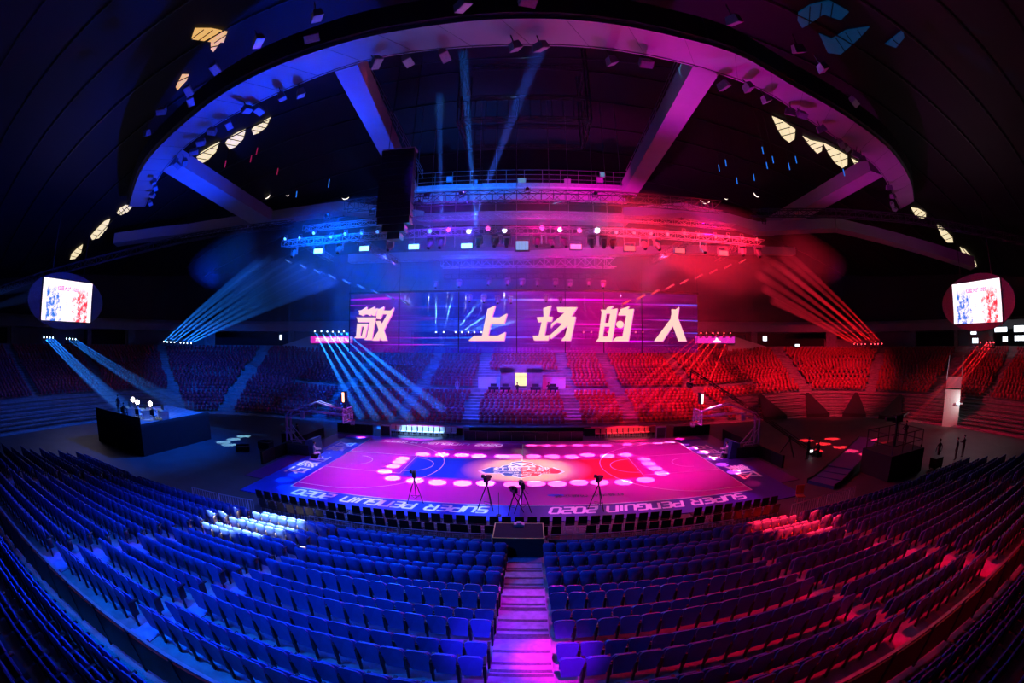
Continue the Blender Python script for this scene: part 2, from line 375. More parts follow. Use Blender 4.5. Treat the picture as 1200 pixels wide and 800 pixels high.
# low bench bleachers at the foot of the corners
M_BENCH = mat('bench_dark', (0.10, 0.10, 0.11), 0.7)
def benches(fi0, fi1, gaps):
    t = thing('bench_bleacher', 'low dark bench bleacher with pale step edges below the %s corner seats' % ('right' if fi0 > 75 else 'left'), 'bleacher', (0, 0, 0), group='bench bleachers below the corner seats')
    for j in range(7):
        o = 0.25 + j*0.8; mb = MB(); n = max(2, int((fi1-fi0)))
        prev = None
        for k in range(n*2+1):
            fi = fi0 + (fi1-fi0)*k/(n*2); a = bowl_pt(fi, o); b = bowl_pt(fi, o+0.38); z = 0.38*o + 0.42
            if prev: mb.hexa([(prev[0].x,prev[0].y,z-.08),(a.x,a.y,z-.08),(b.x,b.y,z-.08),(prev[1].x,prev[1].y,z-.08),(prev[0].x,prev[0].y,z),(a.x,a.y,z),(b.x,b.y,z),(prev[1].x,prev[1].y,z)])
            prev = (a, b)
        mb.build('bench', M_BENCH if j % 2 else M_RISER, t)
    return t
benches(FI_R + 1.5, NI-2, ())
benches(1, FI_L - 1.5, ())
# black draped stair wedges in the right hand bleachers
for n, u in enumerate((897, 951, 1003, 1050)):
    fi = u_to_fi(u, 3); a = bowl_pt(fi, -0.2); b = bowl_pt(fi, 4.8); d = (b-a).normalized(); s = Vector((-d.y, d.x, 0))
    Z = lambda p, z: (p.x, p.y, z)
    mb = MB(); mb.add([Z(a - s*1.7, 0), Z(a + s*1.7, 0), Z(b + s*0.25, 0), Z(b - s*0.25, 0), Z(a - s*1.7, .45), Z(a + s*1.7, .45), Z(b + s*.25, 2.5), Z(b - s*.25, 2.5)], [(0,3,2,1),(4,5,6,7),(0,1,5,4),(1,2,6,5),(2,3,7,6),(3,0,4,7)])
    tag(mb.build('draped_stair_block', M_CLOTH), '%s black draped stair wedge from the left along the right-hand bench bleachers' % ORD[n], 'stair block', 'black wedges in the bleachers')

# concourse wall behind the top row: header, plinth, piers, dark openings
def arc_band(name, m, o0, o1, z0f, z1f, fa=0, fb=None, kind=True, parent=None):
    fb = NI-1 if fb is None else fb; mb = MB(); n = max(1, int((fb-fa)*1.0)); prev = None
    for k in range(n+1):
        fi = fa + (fb-fa)*k/n; a = bowl_pt(fi, o0); b = bowl_pt(fi, o1); z0 = z0f(fi); z1 = z1f(fi)
        if prev:
            pa, pb, p0, p1 = prev
            mb.hexa([(pa.x,pa.y,p0),(a.x,a.y,z0),(b.x,b.y,z0),(pb.x,pb.y,p0),(pa.x,pa.y,p1),(a.x,a.y,z1),(b.x,b.y,z1),(pb.x,pb.y,p1)])
        prev = (a, b, z0, z1)
    return struct(name, mb, m, parent) if kind else mb.build(name, m, parent)
arc_band('wall_concourse', M_WALL, 30.0, 30.5, lambda f: 6.5, lambda f: 13.0)
arc_band('trim_1', M_WALL, 25.2, 30.0, lambda f: 11.0, lambda f: 12.3)
arc_band('trim_2', M_CONC, 24.2, 24.5, lambda f: prof(f, 23.5), lambda f: prof(f, 23.5) + 0.9)
arc_band('wall_upper', M_ROOF, 30.5, 31.2, lambda f: 12.3, lambda f: 26.0)
mbp = None
for k in range(2, NI-2, 5):
    a = bowl_pt(k, 25.4); b = bowl_pt(k+0.55, 26.2); d = (bowl_pt(k+.55, 25.4)-a); n = NORM[k]
    q = [a, a+d, a+d+n*0.8, a+n*0.8]; z0 = prof(k, 23.5)
    mb = MB().hexa([(p.x,p.y,z0) for p in q] + [(p.x,p.y,11.0) for p in q]); o = mb.build('concourse_pillar', M_CONC); o['kind'] = 'structure'
# dark wall panels between some piers (upper box seats, doors)
for k, (fa, fb) in enumerate(((12,17),(27,32),(37,42),(57,62),(87,92),(107,112),(117,122),(127,132))):
    arc_band('wall_recess', M_DARK, 29.4, 29.9, lambda f: prof(f, 23.5), lambda f: 10.9, fa, fb)

# centre portal with flanking parapets and aisle rails
pt = thing('stand_portal', 'small grey concrete entrance with a warmly lit doorway in the middle of the far stand', 'portal', (0, 25.0, 2.6))
MB().box(-3.1, -1.25, 0, 4, 0, 3.2).box(0.25, 2.3, 0, 4, 0, 3.2).box(-3.1, 2.3, 0, 4, 2.6, 3.5).build('portal_frame', M_CONC, pt)
MB().box(-1.25, 0.25, 1.6, 1.7, 0, 2.6).build('doorway', M_WARM, pt)
MB().box(-0.53, -0.47, 1.5, 1.6, 0, 2.6).box(-1.25, .25, 1.5, 1.6, 2.0, 2.06).build('door_bar', M_METAL, pt)
for s, nm, x0, x1 in ((0, 'left', -6.0, -3.1), (1, 'right', 2.3, 5.3)):
    b = MB().box(x0, x1, 26.0, 26.25, 2.7, 4.4).box(x0, x1, 25.95, 26.3, 4.4, 4.5).build('low_wall', M_WHITE); tag(b, 'pale parapet panel to the %s of the far stand doorway' % nm, 'parapet')

# white sloping stair roofs on the concourse, left and right
for nm, P in (('left', [(302,414),(372,391),(372,416)]), ('right', [(853,392),(923,414),(853,416)])):
    q = [aty(u, vv, 36.5) for u, vv in P]; Y0, Y1 = 36.5, 38.5
    mb = MB().prism([(p.x, p.z) for p in (q if q[0].x < q[1].x else q)], Y0, Y1, 'y')
    tag(mb.build('stair_canopy', M_WHITE), 'pale triangular stair canopy beside the %s end of the hanging screen' % nm, 'canopy', None)

# pale entrance pylon on the right with a wall lamp
py = thing('entrance_pylon', 'pale grey concrete stair pylon standing at the edge of the right stand', 'pylon', (46.3, -2.6, 0), R(-62))
MB().box(-1.1, 1.1, -0.4, 1.2, 0, 4.0).build('pylon_wall', M_WHITE, py)
MB().prism([(-0.4, 4.0), (1.2, 4.0), (3.6, 5.1), (3.6, 4.5), (1.2, 3.2)], -1.1, 1.1, 'x').build('sloping_cap', M_WHITE, py)
lm = MB().box(1.1, 1.55, -0.5, -0.3, 2.5, 2.62).build('lamp_arm', M_METAL, py)
MB().cbox((0.9, -0.55, 2.55), (0.5, 0.22, 0.22)).build('lamp', M_WIN, py)
for s in (-1, 1):
    MB().tube((s*1.1, 1.2, 4.9), (s*1.1, 7, 7.4), 0.04).tube((s*1.1, 1.2, 3.9), (s*1.1, 1.2, 4.9), .04).tube((s*1.1, 3.4, 4.7), (s*1.1, 3.4, 5.85), .04).tube((s*1.1, 7, 5.6), (s*1.1, 7, 7.4), .04).build('handrail', M_METAL, py)
spot((46.0, -5.5, 3.2), (46, -2.6, 2.5), 500, (1, 1, 0.95), 100, 1.0, 0.1)

# lit windows of the right-hand foyer and small lit signs
wl = [(1141,390,7,3),(1143,399,7,6),(1173,386,15,5),(1178,397,6,6),(1194,385,12,7),(1195,396,12,6)]
for k, (u, vv, w, h) in enumerate(wl):
    a = atx(u-w/2, vv-h/2, 66); b = atx(u+w/2, vv+h/2, 66)
    y0, y1 = sorted((a.y, b.y)); z0, z1 = sorted((a.z, b.z)); t = MB().box(66, 66.1, y0, y1, z0, z1).build('window_%d' % (k+1), M_WIN); t['kind'] = 'structure'
    nb = max(1, int((y1-y0)/0.5))
    MB().box(65.9, 66, y0-.1, y1+.1, z0-.1, z0).box(65.9, 66, y0-.1, y1+.1, z1, z1+.1).box(65.9, 66, y0-.1, y0, z0, z1).box(65.9, 66, y1, y1+.1, z0, z1).build('window_frame', M_DARK, t)
    if k in (3, 5, 1):
        for q in range(1, 4): yy = y0 + (y1-y0)*q/4; MB().box(65.92, 65.99, yy-.04, yy+.04, z0, z1).build('mullion', M_DARK, t)
for u, vv, w, h, Y, lab in ((896.5,396.5,4.5,5.5,37,'small lit cream sign on the concourse right of the hanging screen'),(329,395,2.6,5.5,37,'small lit pale sign on the concourse left of the hanging screen'),(934.5,404.5,5,2.6,33,'tiny lit white sign above the right corner seats'),(158.5,386.5,3,5,24,'tiny lit white lamp on the far left concourse')):
    a = aty(u-w/2, vv-h/2, Y); b = aty(u+w/2, vv+h/2, Y); x0, x1 = sorted((a.x, b.x))
    t = MB().box(x0, x1, Y, Y+.1, b.z, a.z).build('sign', M_WIN); tag(t, lab, 'sign'); MB().box(x0-.06, x1+.06, Y+.05, Y+.2, b.z-.06, a.z+.06).build('sign_frame', M_BLACK, t)

# ------------------------------------------------------------------ roof shell with ribs and skylights
def roofz(x, y): return 12 + 24*(1 - (x/92)**2 - ((y-5)/72)**2)
mb = MB(); NX, NY = 36, 28
for i in range(NX+1):
    for j in range(NY+1):
        x = -84 + 168*i/NX; y = -45 + 100*j/NY; mb.v.append((x, y, roofz(x, y)))
for i in range(NX):
    for j in range(NY): a = i*(NY+1)+j; mb.f.append((a, a+1, a+NY+2, a+NY+1))
struct('ceiling', mb, M_ROOF)
for k in range(15):
    y = -38 + k*5.5; mb = MB(); pts = [(x, y + 0.0*abs(x), roofz(x, y) - 0.2) for x in range(-82, 83, 6)]
    mb.path(pts, 0.09, 4); o = mb.build('roof_rib', M_RIB); o['kind'] = 'structure'
struct('wall_back', MB().box(-84, 84, -41, -40, 0, 34), M_ROOF)
struct('wall_left', MB().box(-82.5, -82, -41, 50, 0, 18), M_ROOF)
struct('wall_right', MB().box(82, 82.5, -41, 50, 0, 18), M_ROOF)
def roof_hit(u, v, off=0.25):
    d = ray(u, v); k = 5.0
    while k < 140:
        p = CAM + d*k
        if p.z > roofz(p.x, p.y) - off: return p
        k += 0.15
    return CAM + d*100
def skylight(outline, m, label, bars=3, group='skylights in the roof edge'):
    P = [roof_hit(u, v) for u, v in outline]; n = len(P); c = sum(P, Vector())/n
    mb = MB(); mb.add([tuple(p) for p in P] + [tuple(p + Vector((0,0,0.12))) for p in P], [tuple(range(n)), tuple(range(n, 2*n))[::-1]] + [(i, n+i, n+(i+1) % n, (i+1) % n) for i in range(n)])
    o = tag(mb.build('skylight', m), label, 'skylight', group)
    for k in range(bars):
        t = (k+1)/(bars+1); a = P[0].lerp(P[n//2], t); dd = (P[n//2]-P[0]); s = Vector((dd.y, -dd.x, 0)).normalized()
        hit = [];                                     # clip the bar to the outline in plan
        for i in range(n):
            p, q = P[i], P[(i+1) % n]; e = q - p; den = s.x*e.y - s.y*e.x
            if abs(den) < 1e-9: continue
            w = ((a.x-p.x)*s.y - (a.y-p.y)*s.x)/ (e.x*s.y - e.y*s.x)
            if 0 <= w <= 1: hit.append(p.lerp(q, w) - Vector((0, 0, .1)))
        if len(hit) >= 2: MB().tube(hit[0], hit[1], 0.05, n=4).build('glazing_bar', M_DARK, o)
    return o
drops = [  # tip ... round end
    ([(317,138),(312,149),(303,156),(297,158),(295,152),(300,147),(308,143)], 'cream lit skylight drop, highest of the left group inside the ring beam'),
    ([(288,152),(285,163),(276,172),(269,175),(264,168),(268,162),(278,156)], 'cream lit skylight drop, second highest of the left group'),
    ([(257,167),(253,178),(243,188),(235,192),(230,184),(236,179),(247,172)], 'cream lit skylight drop, third of the left group'),
    ([(226,186),(222,195),(217,200),(209,197),(212,192),(219,188)], 'cream lit skylight drop, lowest of the left group by the strut'),
    ([(155,242),(150,248),(142,252),(137,250),(140,245),(147,241)], 'cream lit skylight drop just below the left end of the ring beam'),
    ([(129,257),(125,268),(116,279),(108,281),(106,277),(114,268),(122,260)], 'cream lit skylight drop above the left catwalk truss'),
    ([(97,287),(95,296),(88,303),(82,304),(84,298),(91,291)], 'cream lit skylight drop nearest the left video board'),
    ([(905,137),(915,141),(932,152),(931,163),(925,167),(917,161),(911,151)], 'cream lit skylight drop, highest of the right group inside the ring beam'),
    ([(941,160),(950,165),(964,168),(963,177),(958,180),(950,172)], 'cream lit skylight drop, second highest of the right group'),
    ([(965,168),(975,173),(993,183),(993,193),(987,197),(979,191),(971,180)], 'cream lit skylight drop, third of the right group'),
    ([(998,186),(1005,190),(1015,197),(1012,202),(1008,202),(1003,196)], 'cream lit skylight drop, lowest of the right group by the strut'),
    ([(1068,244),(1076,245),(1085,250),(1085,255),(1080,256),(1073,253)], 'cream lit skylight drop just below the right end of the ring beam'),
    ([(1098,264),(1104,266),(1116,278),(1117,284),(1110,284),(1103,276)], 'cream lit skylight drop above the right video board'),
    ([(1125,290),(1131,293),(1143,307),(1145,313),(1139,312),(1130,301)], 'cream lit skylight drop nearest the right video board'),
]
for ol, lab in drops: skylight(ol, M_SKYL, lab)
skylight([(228,34),(247,34),(266,38),(262,50),(245,49),(224,46)], M_SKYLO, 'amber lit roof window at the upper left', 4)
skylight([(247,47),(258,50),(250,61),(247,58)], M_SKYLO, 'thin amber sliver below the upper left roof window', 1)
skylight([(213,88),(221,88),(219,94),(208,106),(206,102)], M_SKYLO, 'small amber roof window left of the ring beam', 1)
skylight([(936,15),(950,6),(972,1),(995,14),(985,24),(965,17),(952,26),(940,33),(935,25)], M_SKYLB, 'dim blue roof window at the upper right', 3)
skylight([(960,40),(975,46),(992,36),(1019,32),(1006,46),(985,64),(970,62)], M_SKYLB, 'dim blue roof window below the upper right one', 3)
skylight([(1038,52),(1058,36),(1060,44),(1050,56)], M_SKYLB, 'faint blue sliver at the far upper right roof', 1)
for n, (u, v) in enumerate(((313,229),(337,228),(405,230),(826,233),(887,227),(851,232))):   # crescent roof lights above the far side
    p = aty(u, v, 22); big = u in (313, 826, 887, 405); w = 0.8 if u == 826 else (0.55 if big else 0.25); tilt = {313: -0.5, 887: 0.5}.get(u, 0)
    out = [(w*math.sin(t), -w*0.9*math.cos(t)) for t in np.linspace(-1.2, 1.2, 9)] + [(w*math.sin(t)*.98, -w*0.55*math.cos(t) - w*.12) for t in np.linspace(1.2, -1.2, 9)]
    o = MB().prism(out, -0.05, 0.05, 'y').build('crescent_lamp', emis('lamp_cream', (1, .85, .7), 1.6)); o.location = p; o.rotation_euler = (0, tilt, 0)
    tag(o, ['bright crescent lamp left above the catwalk truss', 'tiny crescent lamp right of the left bright one', 'crescent lamp left of the hanging speaker', 'broad crescent lamp right of the centre rig', 'tilted crescent lamp farthest right above the truss', 'tiny crescent lamp between the two right ones'][n], 'lamp', 'crescent lamps above the trusses')

# ------------------------------------------------------------------ ring beam, struts, far beams
ZB = 26.0
outer = smooth_curve([atz(u, v, ZB) for u, v in ((151,242),(167,197),(213,147),(283,97),(397,52),(500,31),(600,22),(700,26),(800,45),(867,65),(933,103),(1000,142),(1047,180),(1067,213),(1071,236))], 60)
inner = smooth_curve([atz(u, v, ZB) for u, v in ((170,242),(190,203),(233,160),(333,107),(417,75),(483,62),(600,54),(700,57),(793,73),(843,87),(900,110),(950,143),(1000,177),(1030,200),(1055,245))], 60)
mb = MB(); n = 61
for a, b in zip(outer, inner): mb.v += [(a.x, a.y, ZB), (b.x, b.y, ZB), (b.x, b.y, ZB+2.2), (a.x, a.y, ZB+2.2)]
for i in range(n-1):
    for k in range(4): mb.f.append((4*i+k, 4*i+(k+1) % 4, 4*i+4+(k+1) % 4, 4*i+4+k))
mb.f += [(0,3,2,1), (4*n-4, 4*n-3, 4*n-2, 4*n-1)]
rb = thing('ring_beam', 'broad curved box beam arching across the whole ceiling, blue at left, purple at right', 'beam', (0, -9, ZB))
o = mb.build('beam_body', M_BEAM); o.parent = rb; o.matrix_parent_inverse = Matrix.Translation((0, 9, -ZB))
lip = MB()
for i in range(n-1):
    a, b = outer[i], outer[i+1]; d = ((a-inner[i]).normalized())*0.35
    lip.hexa([(a.x,a.y,ZB+.3),(b.x,b.y,ZB+.3),(b.x+d.x,b.y+d.y,ZB+.3),(a.x+d.x,a.y+d.y,ZB+.3),(a.x,a.y,ZB+1.9),(b.x,b.y,ZB+1.9),(b.x+d.x*2,b.y+d.y*2,ZB+1.9),(a.x+d.x*2,a.y+d.y*2,ZB+1.9)])
o = lip.build('outer_lip', M_RIB); o.parent = rb; o.matrix_parent_inverse = Matrix.Translation((0, 9, -ZB))
seam = MB()
for i in range(4, n-4, 2):
    a, b = outer[i], inner[i]; seam.tube(a - Vector((0,0,.005)), b - Vector((0,0,.005)), 0.012, n=4)
for i in range(n-1): seam.tube(inner[i] + (outer[i]-inner[i])*.06 - Vector((0,0,.01)), inner[i+1] + (outer[i+1]-inner[i+1])*.06 - Vector((0,0,.01)), .03, n=4)
o = seam.build('panel_seams', M_RISER); o.parent = rb; o.matrix_parent_inverse = Matrix.Translation((0, 9, -ZB)); o['kind'] = 'stuff'

def strut(name, label, quad, zs=(ZB, ZB), h=1.6, m=None, group=None):
    P = [atz(u, v, zs[0] if k in (0, 1) else zs[1]) for k, (u, v) in enumerate(quad)]
    mb = MB().hexa([tuple(p) for p in P] + [tuple(p + Vector((0, 0, h))) for p in P])
    return tag(mb.build(name, m or M_BEAM), label, 'beam', group)
strut('strut_beam', 'blue underlit strut running from the ring beam down behind the hanging speaker', [(392,84),(419,76),(490,235),(478,238)], group=None)
strut('strut_beam', 'magenta strut running from the ring beam to the right end of the platform', [(812,78),(843,86),(744,232),(727,232)])
strut('strut_beam', 'lower blue strut from the left of the ring beam to the far beam', [(190,200),(206,190),(318,258),(300,266)])
strut('strut_beam', 'lower purple strut from the right of the ring beam to the far beam', [(1020,200),(1036,206),(905,277),(884,276)])
def beam_line(label, pts, w, h, m=M_BEAM):
    mb = MB()
    for a, b in zip(pts, pts[1:]):
        a, b = Vector(a), Vector(b); d = (b-a); s = Vector((-d.y, d.x, 0)).normalized()*w/2
        P = [a-s, b-s, b+s, a+s]; mb.hexa([tuple(p) for p in P] + [tuple(p + Vector((0,0,h))) for p in P])
    return tag(mb.build('ceiling_beam', m), label, 'beam')
beam_line('long blue ceiling beam running from the strut foot to the upper left', [aty(498,262,28), aty(400,250,27), aty(312,262,24.5), atz(220,276,24.5), atz(135,287,23)], 2.6, 1.5)
beam_line('long magenta ceiling beam running from the centre to the far right', [aty(730,258,28), aty(800,252,27), aty(888,274,24.5), atz(980,270,24.5), atz(1060,290,22), atz(1140,315,19)], 2.6, 1.5)
beam_line('violet cross beam behind the central truss', [aty(495,263,28.5), aty(735,263,28.5)], 2.4, 1.3)
beam_line('violet lower cross beam behind the central rig', [aty(410,308,31), aty(610,305,31), aty(930,299,31)], 1.6, 1.2)
# platform with railing
pl = thing('platform', 'ceiling service platform with thin railing above the central lighting rig', 'platform', (0, 18, 26))
MB().box(-12.4, 12.6, -1.2, 2.2, 0, 0.9).build('deck', M_BEAM, pl)
MB().box(-12.4, 12.6, -1.6, -1.2, 0.5, 1.0).build('deck_edge', M_TRUSS, pl)
for k in range(13):
    x = -12.3 + k*2.06; MB().tube((x, -1.4, 0.9), (x, -1.4, 2.7), 0.05, n=4).build('rail_post', M_METAL, pl)
for z in (1.5, 2.1, 2.7): MB().tube((-12.3, -1.4, z), (12.5, -1.4, z), 0.035, n=4).build('rail', M_METAL, pl)
for s, x0, lab in ((-1, -10.8, 'thin railing along the left blue strut'), (1, 11.0, 'thin railing along the right magenta strut')):
    rl = thing('walkway_railing', lab, 'railing', (x0, 0, 27.6))
    for z in (0.4, 0.8, 1.2): MB().tube((0, -6, z), (s*0.8, 16, z), 0.035, n=4).build('rail', M_METAL, rl)
    for k in range(10): y = -6 + k*2.4; MB().tube((s*0.8*(y+6)/22, y, 0), (s*0.8*(y+6)/22, y, 1.2), .04, n=4).build('rail_post', M_METAL, rl)
# ------------------------------------------------------------------ court
ct = thing('basketball_court', 'magenta, blue and red basketball court laid in the middle of the arena floor', 'court', (0, 0, 0))
def court_mat():
    m = bpy.data.materials.new('court_painted_light'); m.use_nodes = True; n = m.node_tree; b = n.nodes['Principled BSDF']; L = n.links
    b.inputs['Roughness'].default_value = 0.22; b.inputs['Coat Weight'].default_value = 0.3; b.inputs['Coat Roughness'].default_value = 0.15
    tc = n.nodes.new('ShaderNodeTexCoord'); sp = n.nodes.new('ShaderNodeSeparateXYZ'); L.new(tc.outputs['Object'], sp.inputs[0])
    def M(op, a, c=None, clamp=False):
        k = n.nodes.new('ShaderNodeMath'); k.operation = op; k.use_clamp = clamp
        for i, q in enumerate((a, c)):
            if q is None: continue
            if isinstance(q, (int, float)): k.inputs[i].default_value = q
            else: L.new(q, k.inputs[i])
        return k.outputs[0]
    def mix(f, a, c):
        k = n.nodes.new('ShaderNodeMix'); k.data_type = 'RGBA'; L.new(f, k.inputs[0])
        for i, q in ((6, a), (7, c)):
            if isinstance(q, tuple): k.inputs[i].default_value = q + (1,)
            else: L.new(q, k.inputs[i])
        return k.outputs[2]
    X, Y = sp.outputs[0], sp.outputs[1]
    ax, ay = M('ABSOLUTE', X), M('ABSOLUTE', Y)
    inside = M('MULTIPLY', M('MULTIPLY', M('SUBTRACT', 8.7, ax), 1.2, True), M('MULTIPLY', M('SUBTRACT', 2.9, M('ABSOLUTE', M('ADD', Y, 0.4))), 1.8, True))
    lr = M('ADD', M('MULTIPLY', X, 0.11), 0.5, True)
    inner_c = mix(lr, (0.01, 0.12, 0.60), (0.78, 0.05, 0.06))  # blue and red projected light painted into the floor colour
    wood = n.nodes.new('ShaderNodeTexNoise'); wood.inputs['Scale'].default_value = 3.0
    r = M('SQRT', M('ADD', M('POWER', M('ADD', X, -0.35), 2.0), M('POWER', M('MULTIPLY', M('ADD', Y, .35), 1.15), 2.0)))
    cream = M('MULTIPLY', M('SUBTRACT', 4.7, r), 0.7, True)  # soft glow of the centre spotlight, painted in as a cream disc
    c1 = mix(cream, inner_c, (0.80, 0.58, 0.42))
    out_c = mix(lr, (0.62, 0.035, 0.55), (0.62, 0.035, 0.46))  # magenta is projected light too, painted into the colour
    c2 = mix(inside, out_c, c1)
    L.new(c2, b.inputs['Base Color']); return m
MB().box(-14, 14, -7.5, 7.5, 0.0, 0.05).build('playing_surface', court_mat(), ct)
M_BORD = mat('court_border_blue', (0.010, 0.05, 0.62), 0.3, var=0.05)
M_LINE = mat('court_line_paint', (0.78, 0.74, 0.8), 0.4, var=0.03); M_LET = mat('court_lettering', (0.9, 0.88, 0.92), 0.4, var=0.02)
M_APR = mat('court_apron_purple', (0.10, 0.01, 0.16), 0.35)
M_BORV = mat('court_border_painted_dim', (0.05, 0.012, 0.26), 0.3, var=0.05)  # same blue border, the dim purple light on the right painted in
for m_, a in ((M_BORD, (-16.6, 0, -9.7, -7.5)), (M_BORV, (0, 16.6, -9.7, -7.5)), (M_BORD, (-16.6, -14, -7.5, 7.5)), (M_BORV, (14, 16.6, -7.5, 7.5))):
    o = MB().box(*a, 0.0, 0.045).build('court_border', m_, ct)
MB().box(-16.6, 16.6, 7.5, 8.6, 0, 0.045).build('court_border', mat('court_border_magenta', (0.5, 0.006, 0.3), 0.3), ct)
for s in (-1, 1): MB().box(*sorted((s*16.6, s*18.2)), -7, 8.6, 0, 0.035).build('court_apron', M_APR, ct)
Z0, Z1 = 0.05, 0.054
def ring(mb, cx, cy, r, a0=0, a1=2*math.pi, w=0.06, n=36):
    stroke(mb, [(cx + r*math.cos(a0+(a1-a0)*i/n), cy + r*math.sin(a0+(a1-a0)*i/n)) for i in range(n+1)], w, Z0, Z1); return mb
mb = MB(); stroke(mb, [(-14,-7.5),(14,-7.5),(14,7.5),(-14,7.5)], 0.08, Z0, Z1, True); mb.build('boundary_line', M_LINE, ct)
mb = MB(); stroke(mb, [(0,-7.5),(0,7.5)], 0.06, Z0, Z1); mb.build('halfway_line', M_LINE, ct)
for s in (-1, 1):
    mb = MB(); stroke(mb, [(s*14,-2.45),(s*8.2,-2.45),(s*8.2,2.45),(s*14,2.45)], 0.05, Z0, Z1); mb.build('key_line', M_LINE, ct)
    ring(MB(), s*8.2, 0, 1.8, math.pi/2, math.pi/2 + s*math.pi).build('free_throw_arc', M_LINE, ct)
    a = math.acos(-0.0); mb = MB(); t0 = math.asin(6.6/6.75)
    pts = [(s*14, -6.6)] + [(s*(12.43 - 6.75*math.cos(t)), 6.75*math.sin(t)) for t in np.linspace(-t0, t0, 30)] + [(s*14, 6.6)]
    stroke(mb, pts, 0.06, Z0, Z1); mb.build('three_point_line', M_LINE, ct)
    ring(MB(), s*12.43, 0, 1.25, math.pi/2, math.pi/2 + s*math.pi).build('no_charge_arc', M_LINE, ct)
# squared sports lettering, drawn as strokes on a 4 x 5 grid
G = {'S': [[(4,5),(0.6,5),(0,4.4),(0,3),(0.4,2.5),(3.6,2.5),(4,2),(4,.6),(3.4,0),(0,0)]], 'U': [[(0,5),(0,.6),(.6,0),(3.4,0),(4,.6),(4,5)]], 'P': [[(0,0),(0,5),(3.4,5),(4,4.4),(4,2.6),(3.4,2),(1,2)]],
     'E': [[(4,5),(0.6,5),(0,4.4),(0,.6),(.6,0),(4,0)], [(0,2.5),(3.4,2.5)]], 'R': [[(0,0),(0,5),(3.4,5),(4,4.4),(4,2.8),(3.4,2.2),(1,2.2)], [(2.2,2.2),(4,0)]], 'N': [[(0,0),(0,5),(3.4,5),(4,4.4),(4,0)]],
     'G': [[(4,5),(.6,5),(0,4.4),(0,.6),(.6,0),(4,0),(4,2.5),(2,2.5)]], 'I': [[(2,0),(2,5)]], '2': [[(0,5),(3.4,5),(4,4.4),(4,3),(3.6,2.5),(.4,2.5),(0,2),(0,0),(4,0)]], '0': [[(.6,0),(0,.6),(0,4.4),(.6,5),(3.4,5),(4,4.4),(4,.6),(3.4,0),(.6,0)]],
     'A': [[(0,0),(0,4.4),(.6,5),(3.4,5),(4,4.4),(4,0)], [(0,2),(4,2)]], 'H': [[(0,0),(0,5)], [(4,0),(4,5)], [(0,2.5),(4,2.5)]]}
def letters(txt, x0, y0, w, h, gap, flip, shear=0.25, sp=None, m=None, z=Z1, name='letter', parent=None):
    """letters one by one; text starts at x0 and, when flipped, runs towards -x upside down"""
    sgn = -1 if flip else 1; x = x0; sp = sp or w*0.9
    for ch in txt:
        if ch == ' ': x += sgn*sp; continue
        mb = MB()
        wl = w if ch != 'I' else w*0.3
        for st in G[ch]:
            pts = [(x + sgn*(((px-2)/4*w if ch == 'I' else px/4*w) + (w*.15 if ch == 'I' else 0) + shear*py/5*h), y0 + sgn*(py/5*h)) for px, py in st]
            stroke(mb, pts, h*0.20, z-.004, z)
        mb.build(name, m or M_LET, parent or ct)
        x += sgn*(wl + gap)
def span(txt, xa, xb, y, h, flip, name='letter', m=None, z=Z1, shear=.2):
    n = len(txt); ni = txt.count('I'); L = abs(xb-xa) - shear*h; w = L/((n-ni) + .3*ni + .32*(n-1)); letters(txt, xa - (shear*h*0 if flip else 0), y, w, h, w*.32, flip, shear, m=m, z=z, name=name)
YB = -7.85
span('SUPER', 13.1, 9.5, YB, .85, True); span('PENGUIN', 9.05, 4.6, YB, .85, True); span('2020', 4.15, 1.55, YB, .85, True)
span('SUPER', -1.6, -5.05, YB, .85, True); span('PENGUIN', -5.6, -10.0, YB, .85, True); span('2020', -10.6, -13.3, YB, .85, True)
YF = 6.62
span('SUPER', -12.5, -10.3, YF, .55, False); span('PENGUIN', -8.9, -4.65, YF, .6, False); span('2020', -4.1, -1.75, YF, .6, False)
mb = MB(); stroke(mb, [(-9.9, 6.7), (-9.3, 7.1)], .14, Z0, Z1); mb.build('letter_mark', M_LET, ct); mb = MB(); stroke(mb, [(-9.9, 7.1), (-9.3, 6.7)], .14, Z0, Z1); mb.build('letter_mark', M_LET, ct)
# Chinese lettering along both baselines, sponsor strips and the centre crest
for s in (-1, 1):
    for k, ch in enumerate('石家庄·赛区'):
        text_obj('baseline_character', ch, 1.9 if ch != '·' else 1.5, M_LET, ct, (s*15.25, 4.2 - k*1.75 if s > 0 else -4.2 + k*1.75, 0.056), (0, 0, R(90 if s < 0 else -90)), sx=0.85, sy=0.95)
M_INK = mat('court_ink', (0.02, 0.0, 0.05), 0.5); M_INKB = mat('court_emblem_blue', (0.05, 0.05, 0.8), 0.5)
text_obj('sponsor_strip', '红蓝大战 超级企鹅', 0.50, M_INK, ct, (4.0, -6.0, 0.056), (0, 0, math.pi))
MB().prism([(2.05 + 0.5*math.cos(t), -5.85 + 0.2*math.sin(t)) for t in np.linspace(0, 2*math.pi, 20)[:-1]], Z0, Z1).build('sponsor_oval', M_INKB, ct)
text_obj('sponsor_strip', '红蓝大战 超级企鹅', 0.36, M_INK, ct, (-4.1, 4.9, 0.056), (0, 0, 0))
MB().prism([(-6.1 + 0.5*math.cos(t), 4.9 + 0.2*math.sin(t)) for t in np.linspace(0, 2*math.pi, 20)[:-1]], Z0, Z1).build('sponsor_oval', M_INKB, ct)
M_CB = mat('crest_blue', (0.004, 0.05, 0.38), 0.4, var=0.05); M_CR = mat('crest_red', (0.55, 0.01, 0.06), 0.4, var=0.05); M_CW = mat('crest_white', (0.85, 0.85, 0.9), 0.4, var=0.02)
CXF, CYF, CY0 = .44, .77, -.42
